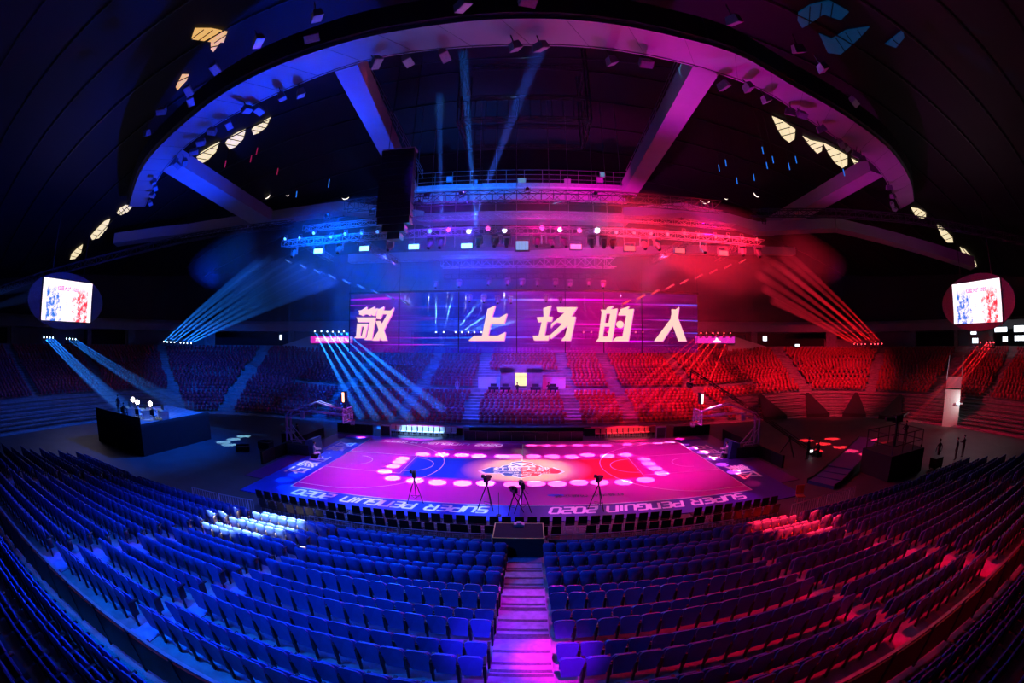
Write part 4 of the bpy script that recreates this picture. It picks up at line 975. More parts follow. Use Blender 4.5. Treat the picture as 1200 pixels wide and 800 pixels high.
for k, (u, v) in enumerate(((163,488),(174,490),(184,491))):
    p = Vector(((-33.7, -31.7, -29.8)[k], (-5.7, -5.2, -4.4)[k], 0)); t = thing('console_desk', ['control desk with screens, left end of the podium','control desk in the middle of the podium','control desk at the right end of the podium'][k], 'desk', (p.x, p.y, zt), R(-25))
    MB().box(-.8, .8, -.4, .4, .70, .75).build('desk_top', M_METAL, t)
    for sx in (-.75, .75): MB().box(sx-.03, sx+.03, -.35, .35, 0, .7).build('desk_leg', M_METAL, t)
    MB().box(-.5, .3, -.05, .0, .80, 1.2).build('monitor', M_BLACK, t); MB().box(-.6, .5, -.35, -.1, .75, .80).build('console_panel', mat('console_grey', (.1, .1, .12), .5, emit=(.2, .5, 1), es=.25), t)
for k, (u, v, ps, lab) in enumerate(((170,494,'sit','person in dark clothes seated at the podium desks, left of the two pale shirts'),(180,494,'sit','person in a pale shirt seated at the middle podium desk'),(196,492,'sit','person in a white shirt seated at the right end of the podium desks'),(151,496,'stand','person in dark clothes standing at the left side of the podium'))):
    p = Vector(((-33.3, -31.3, -29.9, -35.2)[k], (-6.8, -6.4, -5.6, -6.2)[k], 0)); person(lab, (p.x, p.y, zt), R(20), ps, M_SHIRTD if k in (0, 3) else (M_SHIRTW if k == 1 else M_WHITE))
    if ps == 'sit': c = MB().box(-.22, .22, -.22, .18, .38, .43).tube((0,0,0), (0,0,.4), .04).box(-.22, .22, -.28, -.24, .5, .95).build('operator_chair', M_BLACK); c.location = (p.x, p.y, zt); c.rotation_euler = (0, 0, R(20)); tag(c, 'black operator chair under %s' % ['the leftmost seated operator','the middle seated operator','the right-hand seated operator'][k], 'chair')
for k, (u, v) in enumerate(((155.5,468),(161,471),(176,473))):
    p = aty(u, v, -1.5); t = thing('work_lamp', 'bright pinkish-white work lamp on a stand behind the podium, %s from left' % ORD[k], 'lamp', (p.x, p.y, zt if p.x < -28 else 0), group='work lamps behind the podium')
    MB().tube((0,0,0), (0,0,p.z-t.location.z), .03, n=4).build('lamp_stand', M_BLACK, t); MB().sphere((0,0,p.z-t.location.z), .26).build('lamp_head', emis('lamp_pinkwhite', (1, .82, .85), 9), t)
    for a in (0, 120, 240): MB().tube((0,0,.3), (.4*math.cos(R(a)), .4*math.sin(R(a)), 0), .02, n=4).build('stand_foot', M_BLACK, t)
spot((-31, -6.5, 6.5), (-31.5, -4.5, 2.5), 700, (.5, .75, 1), 60, .8, .1)

# ------------------------------------------------------------------ camera jib, rig riser, ramp and floor clutter on the right
hd = aty(810, 434, 2.0); bs = Vector((21.3, -1.0, 1.5))
jb = thing('camera_jib', 'long black camera jib reaching up over the right end of the court', 'camera jib', (bs.x, bs.y, 0))
rel = lambda p: tuple(Vector(p) - Vector((bs.x, bs.y, 0)))
tail = bs + (bs - hd).normalized()*2.4
truss_mb(rel(hd), rel(tail), .16, .035, .9).build('boom', M_BLACK, jb)
MB().tube(rel(hd + Vector((0,0,.1))), rel(tail + Vector((0,0,.3))), .03, n=5).build('tension_cable', M_BLACK, jb)
hb = MB().tube(rel(hd), rel(hd - Vector((.05, 0, .9))), .06); hb.build('head_arm', M_BLACK, jb)
h2 = rel(hd - Vector((.15, .1, 1.1))); MB().cbox(h2, (.35, .55, .35)).tube(h2, (h2[0]-.1, h2[1]-.55, h2[2]-.15), .11).build('jib_camera', M_BLACK, jb)
for k, a in enumerate((30, 150, 270)): MB().tube((0,0,1.3), (.9*math.cos(R(a)), .9*math.sin(R(a)), 0), .05).build('base_leg', M_BLACK, jb)
MB().tube((0,0,1.1), (0,0,1.6), .1).build('pivot', M_BLACK, jb)
tl = rel(tail); MB().cbox(tl, (.5, .5, .5)).build('counterweight', M_BLACK, jb)
MB().cbox((tl[0]-.3, tl[1]-.5, tl[2]+.15), (.3, .08, .2)).build('monitor', emis('monitor_white', (1, .9, .9), 2.0), jb)
person('person in dark clothes operating the long black camera jib', (bs.x+.6, bs.y-2.0, 0), R(20), 'reach')
person('person in dark clothes crouched low beside the jib base', (bs.x+2.1, bs.y-1.6, 0), R(70), 'sit'); c = MB().box(-.25, .25, -.25, .25, 0, .36).build('flight_case', M_BLACK); c.location = (bs.x+2.1, bs.y-1.6, 0); tag(c, 'small black flight case used as a seat by the jib base', 'case')
# low runway ramp
rp = thing('runway_ramp', 'low dark blue runway ramp curving away to the right of the court', 'ramp', (17.5, -9, 0))
P = [(18.7,-8.9),(19.9,-8.4),(21.3,-7.6),(24.2,-5.9),(27.6,-3.7),(31.5,-1.2)]
Pc = smooth_curve([(x, y, 0) for x, y in P], 12); M_RAMP = mat('ramp_blue', (.05, .06, .22), .35)
for i in range(12):
    a, b = Pc[i], Pc[i+1]; d = (b-a).normalized(); s = Vector((-d.y, d.x, 0))*1.05; o = Vector((17.5, -9, 0)); z0 = .22 + .05*i if i < 3 else .4
    P4 = [a-s-o, b-s-o, b+s-o, a+s-o]; MB().hexa([tuple(p) for p in P4] + [tuple(p + Vector((0,0,z0))) for p in P4]).build('ramp_panel', M_RAMP, rp)
    for q in (-1, 1):
        e = s*q*1.03; P4 = [a+e-o, b+e-o, b+e*1.05-o, a+e*1.05-o]; MB().hexa([tuple(p) for p in P4] + [tuple(p + Vector((0,0,z0+.12))) for p in P4]).build('ramp_curb', M_BLACK, rp)
# rig riser with camera crane
rg = thing('crane_riser', 'black draped riser carrying a scaffold frame on the floor at the right', 'riser', (25.8, -9.5, 0))
MB().box(-2.2, 2.2, -1.6, 1.6, 0, 1.7).build('riser_body', M_CLOTH, rg)
for x in (-2, -.7, .7, 2):
    for y in (-1.4, 1.4): MB().tube((x, y, 1.7), (x, y, 3.0), .04, n=4).build('frame_post', M_BLACK, rg)
for z in (2.3, 3.0):
    for y in (-1.4, 1.4): MB().tube((-2, y, z), (2, y, z), .035, n=4).build('frame_rail', M_BLACK, rg)
    for x in (-2, 2): MB().tube((x, -1.4, z), (x, 1.4, z), .035, n=4).build('frame_rail', M_BLACK, rg)
c2 = thing('studio_camera', 'black studio camera with a long arm mounted on the right-hand riser', 'camera', (26.1, -9.2, 1.7))
MB().tube((0,0,0), (0,0,1.7), .12).build('pedestal', M_BLACK, c2); MB().cbox((0,0,2.0), (.9, .5, .5)).build('camera_body', M_BLACK, c2); MB().tube((-.4,0,2.0), (-1.3,.2,2.05), .16).build('lens', M_BLACK, c2); MB().tube((.4,0,1.95), (6.0, 3.4, 1.5), .07).build('crane_arm', M_BLACK, c2)
person('person in dark clothes standing on the black riser beside the studio camera', (27.1, -9.5, 1.7), R(90), 'reach')
for (x, y, rz, ps, lab) in ((28.2, -10.6, 30, 'stand', 'person in dark clothes standing just right of the black riser'), (31.4, -10.6, -20, 'walk', 'person in dark clothes standing alone on the floor, left of the right-hand pair'), (33.2, -11.6, 10, 'stand', 'left person of the dark pair standing at the far right floor'), (34.6, -11.6, -10, 'reach', 'right person of the dark pair standing at the far right floor')):
    person(lab, (x, y, 0), R(rz), ps)
eq = thing('equipment_trolley', 'low black equipment trolley on the floor beside the standing people', 'trolley', (29.6, -11.6, 0)); MB().box(-.6, .6, -.35, .35, .15, .85).build('trolley_body', M_BLACK, eq)
for sx in (-.5, .5):
    for sy in (-.3, .3): MB().tube((sx, sy-.02, .08), (sx, sy+.02, .08), .08, n=8).build('wheel', M_BLACK, eq)
oc = thing('orange_chair', 'small red-orange folding chair at the end of the runway ramp', 'chair', (15.6, -10.7, 0), R(160)); M_ORC = mat('chair_orange', (.6, .08, .02), .5)
MB().box(-.25, .25, -.25, .25, .42, .47).build('seat', M_ORC, oc); MB().box(-.25, .25, -.27, -.22, .5, 1.0).build('backrest', M_ORC, oc)
for sx in (-.2, .2):
    for sy in (-.2, .2): MB().tube((sx, sy, 0), (sx, sy, .42), .02, n=4).build('leg', M_METAL, oc)
# left floor clutter: crew person and cases behind the left hoop, poster table
person('person in pale clothes crouching in front of the left hoop padding', (-15.8, -0.6, 0), R(-60), 'sit', M_SHIRTW); c = MB().box(-.22, .22, -.22, .22, 0, .36).build('stool', M_BLACK); c.location = (-15.8, -0.6, 0); tag(c, 'black stool under the person by the left hoop', 'stool')
person('person in pale clothes sitting in front of the right hoop padding', (15.9, 0.3, 0), R(60), 'sit', M_SHIRTW); c = MB().box(-.22, .22, -.22, .22, 0, .36).build('stool', M_BLACK); c.location = (15.9, 0.3, 0); tag(c, 'black stool under the person by the right hoop', 'stool')
for k, (x, y) in enumerate(((-21.2, 0.2), (-20.3, 2.8), (-22.6, -1.4))):
    t = thing('flight_case', ['black flight case behind the left hoop, nearest the podium','taller black flight case directly behind the left hoop mast','low black flight case on the dark floor left of the court'][k], 'case', (x, y, 0), .3*k); hh = (.7, 1.1, .5)[k]
    MB().box(-.6, .6, -.4, .4, .08, hh).build('case_body', M_BLACK, t); MB().box(-.62, .62, -.42, .42, hh-.06, hh).build('case_lid_edge', M_METAL, t)
    for sx in (-.5, .5):
        for sy in (-.3, .3): MB().tube((sx, sy, 0), (sx, sy, .08), .05).build('caster', M_BLACK, t)
person('person in dark clothes standing by the flight cases behind the left hoop', (-19.6, 3.2, 0), R(-30), 'stand')
for s, nm in ((-1, 'left'), (1, 'right')):
    t = thing('clock_stand', 'small pale-framed floor clock at the far %s corner of the court' % nm, 'clock', (s*13.0, 9.0, 0)); MB().box(-.45, .45, -.1, .1, 0.1, 1.0).build('clock_box', M_BLACK, t)
    MB().box(-.5, -.44, -.12, .12, 0, 1.1).box(.44, .5, -.12, .12, 0, 1.1).box(-.5, .5, -.12, .12, 1.04, 1.1).build('clock_frame', M_WHITE, t)
# crew in the far stand around the mixing desk
for k, x in enumerate((-3.9, -2.4, 1.4, 3.6)):
    t = thing('mixing_desk', 'dark equipment desk in front of the far stand doorway, %s from left' % ORD[k], 'desk', (x, 24.6, 2.75), group='equipment desks at the far doorway'); MB().box(-.7, .7, -.3, .3, .68, .74).build('desk_top', M_RISER, t); MB().box(-.65, .65, -.25, .25, 0, .68).build('desk_skirt', M_CLOTH, t); MB().box(-.4, .4, .0, .05, .74, 1.1).build('monitor', M_BLACK, t)
for k, (x, lab) in enumerate(((-0.9, 'person in dark clothes seated in front of the warm far doorway'), (3.0, 'person in dark clothes seated right of the far doorway'), (-8.3, 'person in a pale shirt standing left of the far mixing desks'))):
    person(lab, (x, 24.0 if k < 2 else 23.2, 2.75), math.pi if k == 2 else 0, 'sit' if k < 2 else 'stand', M_SHIRTD if k < 2 else M_SHIRTW)
    if k < 2: c = MB().box(-.22, .22, -.22, .22, 0, .40).build('operator_stool', M_BLACK); c.location = (x, 24.0, 2.72); tag(c, 'black stool under the %s far operator' % ('left' if k == 0 else 'right'), 'stool')
# ------------------------------------------------------------------ lighting rig
M_FIX = mat('fixture_casing', (0.16, 0.16, 0.18), 0.45); M_FIXL = mat('fixture_casing_pale', (0.25, 0.25, 0.28), 0.4)
def make_head(case, lens, lab, body=1.0):
    t = thing('moving_head_light', lab, 'stage light', (0, 0, 0))
    MB().box(-.22, .22, -.18, .18, -.12, .0).build('base', case, t)
    MB().box(-.26, -.20, -.06, .06, -.55, -.1).box(.20, .26, -.06, .06, -.55, -.1).each('yoke_arm', case, t)
    h = MB().tube((0, .12, -.28), (0, -.05, -.5), .19, .17, 8).tube((0, -.05, -.5), (0, -.22, -.72), .17, .12, 8).build('lamp_head', case, t)
    MB().tube((0, -.22, -.72), (0, -.235, -.74), .10, n=8).build('lens', lens, h)
    return t
PROTO = {}
def head(loc, kind, lab, rz=0, s=1.0, group=None):
    case, lens = {'blue': (M_FIXL, M_LBLUE), 'white': (M_FIXL, M_LWHITE), 'red': (M_FIX, M_LRED), 'pink': (M_FIX, M_LPINK), 'off': (M_FIXL, M_BLACK), 'offd': (M_FIX, M_BLACK)}[kind]
    if kind not in PROTO:
        t = make_head(case, lens, lab); PROTO[kind] = (t, tree(t)); t.location = loc; t.rotation_euler = (0, 0, rz)
        if group: t['group'] = group
    else: t = dup(PROTO[kind][0], PROTO[kind][1], loc, rz, lab, group)
    t.scale = (s, s, s); return t
def par_light(loc, kind, lab, group, r=.17, tilt=20):
    lens = {'blue': M_LBLUE, 'white': M_LWHITE, 'red': M_LRED, 'pink': M_LPINK}[kind]
    t = thing('par_light', lab, 'stage light', loc, 0, group); MB().tube((0, .25, .12), (0, -.15, -.08), r*.9, r*1.1, 10).build('can', M_FIX, t); MB().tube((0, -.15, -.08), (0, -.17, -.09), r, n=10).build('lens', lens, t)
    MB().box(-r-.04, -r, -.03, .03, 0, .35).box(r, r+.04, -.03, .03, 0, .35).box(-r-.04, r+.04, -.03, .03, .33, .37).build('bracket', M_FIX, t); return t
def blinder(loc, kind, lab, group):
    lens = {'w': emis('blinder_white', (.16, .5, 1), 4.5), 'p': emis('blinder_pink', (1, .10, .36), 2.4), 'r': emis('blinder_red', (1, .07, .10), 2.0), 'v': emis('blinder_dim', (.3, .45, 1), .8)}[kind]
    t = thing('blinder_light', lab, 'stage light', loc, 0, group); MB().box(-.46, .46, 0, .25, -.22, .22).build('casing', M_FIX, t)
    for q in range(4): MB().box(-.39 + q*.195, -.39 + q*.195 + .185, -.02, 0, -.17, .17).build('lamp_cell', lens, t)
    MB().box(-.47, -.43, .08, .14, -.1, .5).box(.43, .47, .08, .14, -.1, .5).box(-.47, .47, .08, .14, .46, .5).build('bracket', M_FIX, t); return t
def truss(lab, a, b, w=.5, m=None, rr=.035, bay=.8, group=None):
    L = Vector(b) - Vector(a); t = thing('lighting_truss', lab, 'truss', a, 0, group)
    d = L.normalized(); sv = d.cross(Vector((0,0,1))).normalized()*w/2; uv = sv.cross(d).normalized()*w/2
    for c in (sv+uv, sv-uv, -sv-uv, -sv+uv): MB().tube(c, L + c, rr, n=4).build('chord', m or M_TRUSS, t)
    o = truss_mb((0,0,0), L, w, rr, bay, chords=False).build('lattice', m or M_TRUSS, t); o['kind'] = 'stuff'; return t
def wire(a, b, r=.018): return MB().tube(a, b, r, n=3, cap=False)

# front truss (blinders, moving heads), rear of it the bright row, high truss, rear truss
truss('long front lighting truss carrying the rectangular blinders', (-19.5, .4, 16.9), (19.5, .4, 16.9))
truss('second lighting truss carrying the row of bright round lamps', (-21, 6.3, 19.8), (20, 6.3, 19.8))
truss('high black truss just below the ceiling platform', (-15.5, 4.2, 20.9), (17.5, 4.2, 20.9), .9, M_DARKTRUSS, .05, 1.0)
truss('rear silver truss above the hanging screen', (-8.6, 14.4, 17.4), (9.6, 14.4, 17.4), 1.1, M_TRUSS, .05, 1.1)
truss('lower rear truss close to the top of the hanging screen', (-8.4, 14.9, 15.9), (8.8, 14.9, 15.9), .5, M_DARKTRUSS)
for s, nm in ((-1, 'left'), (1, 'right')):
    truss('short truss joining front and rear trusses on the %s' % nm, (s*13 if s < 0 else 13, .4, 16.9), (s*13 if s < 0 else 13, 12.6, 17.2), .5, M_DARKTRUSS)
    truss('short truss joining front and second trusses at the %s end' % nm, (s*17.5, .4, 16.9), (s*19.5, 10.0, 17.4), .5, M_DARKTRUSS)
# chain of light bars sagging along each side of the screen
for s, nm in ((-1, 'left'), (1, 'right')):
    for k in range(9):
        u = 600 + s*(270 - k*17) if s > 0 else 600 - (262 - k*17)
        v = 306 + k*6.0; p = aty(u, v, 10.5)
        t = thing('light_bar', 'narrow tilted light bar, %s of the stepped chain on the %s of the screen' % (ORD[k], nm), 'light bar', p, 0, 'light bars beside the screen, %s' % nm)
        t.rotation_euler = (0, R(-28*s if s < 0 else -28), 0)
        MB().box(-.5, .5, -.08, .08, -.09, .09).build('bar_casing', M_FIX, t); MB().box(-.25, .25, -.1, -.08, -.03, .03).build('bar_strip', emis('strip_'+nm, (.25, .55, 1) if s < 0 else (1, .15, .1), 0.8), t)
        MB().tube((0,0,.09), (0,0,19-p.z if False else 2.4), .012, n=3).build('hanging_wire', M_BLACK, t)
for k, (u, v, kind) in enumerate(((373,294,'w'),(427,291,'w'),(485,289,'w'),(547,288,'w'),(675,289,'p'),(738,291,'r'),(797,293.5,'r'),(848,296.5,'r'))):
    p = aty(u, v, 0); blinder(p, kind, 'glowing %s rectangular blinder on the front truss, %s of eight from left' % ({'w':'white-blue','p':'pink','r':'red'}[kind], ORD[k]), 'rectangular blinders on the front truss')
p = aty(612, 287.5, 0.2); t = blinder(p, 'v', 'dim grey-blue square blinder panel at the centre of the front truss', None); t.scale = (1.15, 1, 1.9)
row = [(335,279.5,'blue'),(352,278.5,'blue'),(368.5,272.5,'blue'),(388.5,277,'blue'),(405,273.5,'blue'),(424,273,'blue'),(443,271,'blue'),(504,270,'blue'),(526,268.5,'pink'),(549.5,270.5,'white'),(572,267,'pink'),(591.5,269.5,'white'),
       (635,266.5,'pink'),(656,268.5,'white'),(679,269.5,'pink'),(699.5,269,'white'),(722,271.5,'red'),(742.5,271.8,'red'),(762.5,273.3,'red'),(782,274,'red'),(801.5,272.5,'red'),(818,275,'red'),(838,277,'red'),(853.5,277,'red'),(869.5,278.5,'red'),(886,280,'red')]
for k, (u, v, kind) in enumerate(row):
    p = aty(u, v, 6); par_light(p, kind, 'bright round %s lamp in the upper rig row, %s from left' % ({'blue':'blue','white':'white-blue','pink':'pink','red':'red'}[kind], ordn(k)), 'round lamps of the upper rig row', r=.26 if u == 699.5 else (.20 if 500 < u < 710 else .14))
mh = [(457,'off'),(517,'offd'),(561,'off'),(581,'off'),(594,'off'),(630,'off'),(645,'off'),(661,'off'),(693,'off'),(708,'offd'),(770,'offd'),(718,'offd'),(825,'offd'),(505,'offd'),(345,'offd'),(398,'offd'),(755,'offd'),(870,'offd'),(888,'offd')]
for k, (u, kind) in enumerate(mh):
    p = aty(u, 284 + abs(u-610)*.035, .2); head((p.x, .2, 16.55), kind, 'unlit %s moving-head lamp hanging under the front truss at %s place' % ('pale' if kind == 'off' else 'dark', ordn(sorted(x[0] for x in mh).index(u))), random.uniform(-.5, .5), 1.25, 'unlit moving heads on the front truss')
for k, (u, v) in enumerate(((573,331),(595,331),(612,332),(630,332),(651,332),(668,333),(690,332),(707,334),(538,333),(511,334),(550,350),(567,351),(583,352),(598,352),(640,350),(657,351))):
    p = aty(u, v, 13); head((p.x, 13.0, p.z + .5), 'off' if k % 3 else 'offd', 'small unlit moving-head lamp under the rear truss, %s of the %s row' % (ordn(k if k < 10 else k-10), 'upper' if k < 10 else 'lower'), random.uniform(-.4, .4), 1.1, 'unlit moving heads under the rear truss')
# catwalk lamps on the high truss
for k, (u, v) in enumerate(((541,226),(618,221),(697,226),(737,232),(436,247),(500,228),(384,252),(895,258))):
    p = aty(u, v, 4.2 if k != 7 else 8); t = thing('follow_spot', 'black follow-spot lamp on the high truss, %s' % ['left of centre','at centre','right of centre','by the magenta strut','left of the speaker','just right of the speaker','far left','far right'][k], 'stage light', p)
    MB().tube((0, .35, .1), (0, -.35, -.15), .2, .16, 8).build('barrel', M_BLACK, t); MB().box(-.24, -.2, -.05, .05, -.35, .1).box(.2, .24, -.05, .05, -.35, .1).box(-.24, .24, -.05, .05, -.4, -.35).build('yoke', M_BLACK, t)
for k, (u, v, w) in enumerate(((611.5,212,9),(527,210,7),(558,214,3),(665,213,7),(703,211,7),(706,205,6))):
    p = aty(u, v, 16.6); s = .09*w; t = thing('floodlight', '%s floodlight box on the platform rail, %s from left' % ('pale' if k in (0, 5) else 'grey', ORD[[2,0,1,3,4,5][k]]), 'floodlight', p, 0, 'floodlight boxes on the platform')
    MB().box(-s/2*1.2, s/2*1.2, -.15, .15, -.35, .35).build('casing', M_FIXL, t); MB().box(-s/2, s/2, -.17, -.15, -.28, .28).build('glass', emis('flood_glass', (.2, .45, .8), .5) if k in (0, 5) else M_WHITE, t)
# floodlight boxes along the inner and outer edge of the ring beam
fl = [(113*3,108,0)] 
fl = [(352,108),(330,112),(303,128),(289,127),(268,145),(249,153),(236,166),(227,177),(216,189),(208,192),(180,212),(182,219),(179,228),(176,237),(223,117),(221,105),(252,79),(302,47),(371,17),(366,43),(190,129),(172,155),
      (440,72),(477,70),(520,64),(603,53),(633,53),(541,5),(617,1),(716,70),(756,73),(847,99),(876,101),(897,115),(926,130),(939,133),(962,150),(985,168),(991,172),(1003,180),(1010,185),(1042,219),(1046,229),(1045,239),(1048,244),(859,22),(935,56),(963,78),(1000,118)]
for k, (u, v) in enumerate(sorted(fl)):
    p = atz(u, v, 25.4); lit = 400 < u < 800
    t = thing('floodlight', 'small %s floodlight box hung along the ring beam, %s from left' % ('blue-lit' if u < 600 else 'purple-lit', ordn(k)), 'floodlight', p, random.uniform(0, 3), 'floodlight boxes along the ring beam'); t.rotation_euler.x = R(-25); t.rotation_euler.y = R(random.uniform(-20, 20))
    MB().hexa([(-.45,-.28,-.3),(.45,-.28,-.3),(.45,.28,-.3),(-.45,.28,-.3),(-.35,-.2,.2),(.35,-.2,.2),(.35,.2,.2),(-.35,.2,.2)]).build('casing', M_FIX, t); MB().box(-.4, .4, -.24, .24, -.32, -.30).build('glass', M_FIXL, t)
    MB().tube((0,0,.2), (0,0,.9), .04, n=4).build('hanger', M_BLACK, t)
# scoreboard frame over the court
sb_ = thing('scoreboard_frame', 'faint dark truss box frame hanging from the roof above the court', 'frame', (0.2, 2, 25.8))
for z in (0, 2.1, 5.4):
    for y in (-2.5, 2.5): truss_mb((-5, y, z), (5, y, z), .3, .04, .9).build('frame_truss', M_DARKTRUSS, sb_)
    for x in (-5, 5): truss_mb((x, -2.5, z), (x, 2.5, z), .3, .04, .9).build('frame_truss', M_DARKTRUSS, sb_)
for x in (-5, 5):
    for y in (-2.5, 2.5): truss_mb((x, y, 0), (x, y, 8.0), .3, .04, .9, up=Vector((0,1,0))).build('frame_upright', M_DARKTRUSS, sb_)
for q in range(12): MB().tube((-4.6 + q*.84, -2.5, .1), (-4.6 + q*.84, -2.5, 2.0), .035, n=4).build('frame_bar', M_DARKTRUSS, sb_)
ladder = thing('rope_ladder', 'thin ladder hanging left of centre below the truss box frame', 'ladder', (-3.6, 3, 21.5))
for x in (-.35, .35): MB().tube((x, 0, 0), (x, 0, 6), .03, n=4).build('ladder_rope', M_DARKTRUSS, ladder)
for q in range(13): MB().tube((-.35, 0, .2 + q*.45), (.35, 0, .2 + q*.45), .025, n=4).build('rung', M_DARKTRUSS, ladder)
MBk = thing('ceiling_pipe', 'long thin dark pipe spanning the ceiling between the two upper struts', 'pipe', (-14.5, -2, 31)); MB().tube((0,0,0), (29, 0, 0), .07, n=5).build('pipe', M_RIB, MBk)
# thin suspension wires
for k, u in enumerate((495,512,539,565,583,606,642,663,690,705,722)):
    a = aty(u, 216, 10); o = MB().tube((a.x, 8, 17.5), (a.x, 8, 33), .03, n=3).build('rigging_wire', M_METAL); tag(o, 'thin vertical rigging wire above the rig, %s from left' % ordn(k), 'wire', 'rigging wires')
# blue and red streaked hanging tubes high on the sides
for k, (u, v, h, c) in enumerate(((842,200,14,'b'),(850,192,10,'b'),(883,213,18,'b'),(898,201,22,'b'),(905,194,22,'b'),(924,198,14,'b'),(932,196,26,'b'),(988,205,14,'b'),(863,213,10,'b'),(893,175,6,'b'),(295,190,16,'r'),(302,182,18,'r'),(326,203,12,'r'),(386,222,24,'b'),(348,232,16,'b'),(265,193,10,'r'))):
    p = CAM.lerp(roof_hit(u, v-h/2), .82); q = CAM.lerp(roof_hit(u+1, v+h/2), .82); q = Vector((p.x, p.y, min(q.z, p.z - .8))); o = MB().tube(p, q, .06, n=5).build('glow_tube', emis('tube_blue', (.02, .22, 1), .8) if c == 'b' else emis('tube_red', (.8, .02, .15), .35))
    MB().tube(p, (p.x, p.y, roofz(p.x, p.y)), .012, n=3).build('hanging_wire', M_BLACK, o)
    tag(o, 'thin hanging %s-lit tube under the %s roof, %s from left' % ('blue' if c == 'b' else 'red', 'left' if u < 600 else 'right', ordn(k)), 'light tube', 'thin lit tubes under the roof')

# hanging line-array speaker
sp = thing('line_array_speaker', 'tall black line-array speaker hanging left of the central rig', 'speaker', (-8.75, -2.0, 16.0))
zz = 6.6
for k in range(13):
    if k < 10: w, y0 = 2.45, 0
    else: w, y0 = (2.35, 1.6, .9)[k-10], (.1, .22, .4)[k-10]
    c = MB().hexa([(-w/2,-.55+y0,zz-.50),(w/2,-.55+y0,zz-.50),(w/2*.96,.5+y0,zz-.42),(-w/2*.96,.5+y0,zz-.42),(-w/2,-.55+y0,zz),(w/2,-.55+y0,zz),(w/2*.96,.5+y0,zz-.04),(-w/2*.96,.5+y0,zz-.04)]).build('speaker_cabinet', M_BLACK, sp)
    MB().box(-w/2*.9, w/2*.9, -.57+y0, -.55+y0, zz-.46, zz-.04).build('speaker_grille', M_CLOTH, c); zz -= .515
MB().box(-1.25, 1.25, -.4, .4, 6.62, 6.78).build('flying_frame', M_METAL, sp)
for x in (-.9, .9): MB().tube((x, 0, 6.7), (x, 0, 16), .03, n=4).build('chain', M_BLACK, sp)
# catwalk trusses along the left and right walls
for nm, pts in (('left', [(0,340,-62),(67,318,-60),(150,296,-55),(220,279,-48),(290,268,-40),(345,262,-32)]), ('right', [(1200,283,62),(1130,268,55),(1060,256,48),(980,250,38),(880,250,30)])):
    t = thing('catwalk_truss', 'black catwalk truss curving along the upper %s side of the hall' % nm, 'truss', (0, 0, 0)); W3 = [atx(u, v, x) for u, v, x in pts]; t.location = W3[2]
    for a, b in zip(W3, W3[1:]): truss_mb(a - W3[2], b - W3[2], .9, .08, 1.4).build('truss_section', M_DARKTRUSS, t)

# ------------------------------------------------------------------ oval video boards
def video_mat():
    m = bpy.data.materials.new('video_content'); m.use_nodes = True; n = m.node_tree; b = n.nodes['Principled BSDF']; L = n.links
    tc = n.nodes.new('ShaderNodeTexCoord'); sp = n.nodes.new('ShaderNodeSeparateXYZ'); L.new(tc.outputs['Object'], sp.inputs[0])
    vo = n.nodes.new('ShaderNodeTexVoronoi'); vo.inputs['Scale'].default_value = 1.5; L.new(tc.outputs['Object'], vo.inputs['Vector'])
    no = n.nodes.new('ShaderNodeTexNoise'); no.inputs['Scale'].default_value = 1.5; no.inputs['Detail'].default_value = 6; no.inputs['Roughness'].default_value = .75; L.new(tc.outputs['Object'], no.inputs['Vector'])
    def M(op, a, c, cl=False):
        k = n.nodes.new('ShaderNodeMath'); k.operation = op; k.use_clamp = cl
        for i, q in enumerate((a, c)):
            if isinstance(q, (int, float)): k.inputs[i].default_value = q
            else: L.new(q, k.inputs[i])
        return k.outputs[0]
    x = sp.outputs[0]; z = sp.outputs[2]
    lr = M('ADD', M('MULTIPLY', x, .5), .5, True)
    mixc = n.nodes.new('ShaderNodeMix'); mixc.data_type = 'RGBA'; L.new(lr, mixc.inputs[0]); mixc.inputs[6].default_value = (.0, .12, .55, 1); mixc.inputs[7].default_value = (.8, .02, .04, 1)
    f = M('SUBTRACT', 1.0, M('MULTIPLY', M('ABSOLUTE', x, 0), .20)); 
    side = M('MULTIPLY', M('SUBTRACT', M('ABSOLUTE', x, 0), 0.5), .55, True)
    th = M('MULTIPLY', M('SUBTRACT', M('ADD', no.outputs['Fac'], M('MULTIPLY', side, .13)), .535), 7.0, True)
    fade = M('MULTIPLY', M('SUBTRACT', 2.0, z), .9, True); edge = M('MULTIPLY', M('SUBTRACT', 4.0, M('ABSOLUTE', x, 0)), 5.0, True)
    ink = M('MULTIPLY', M('MULTIPLY', th, fade), edge)
    mx = n.nodes.new('ShaderNodeMix'); mx.data_type = 'RGBA'; L.new(ink, mx.inputs[0]); mx.inputs[6].default_value = (1.0, .86, .93, 1); L.new(mixc.outputs[2], mx.inputs[7])
    L.new(mx.outputs[2], b.inputs['Emission Color']); b.inputs['Emission Strength'].default_value = 1.5; b.inputs['Base Color'].default_value = (.01, .01, .01, 1); m.cycles.emission_sampling = 'NONE'; return m
VM = video_mat()
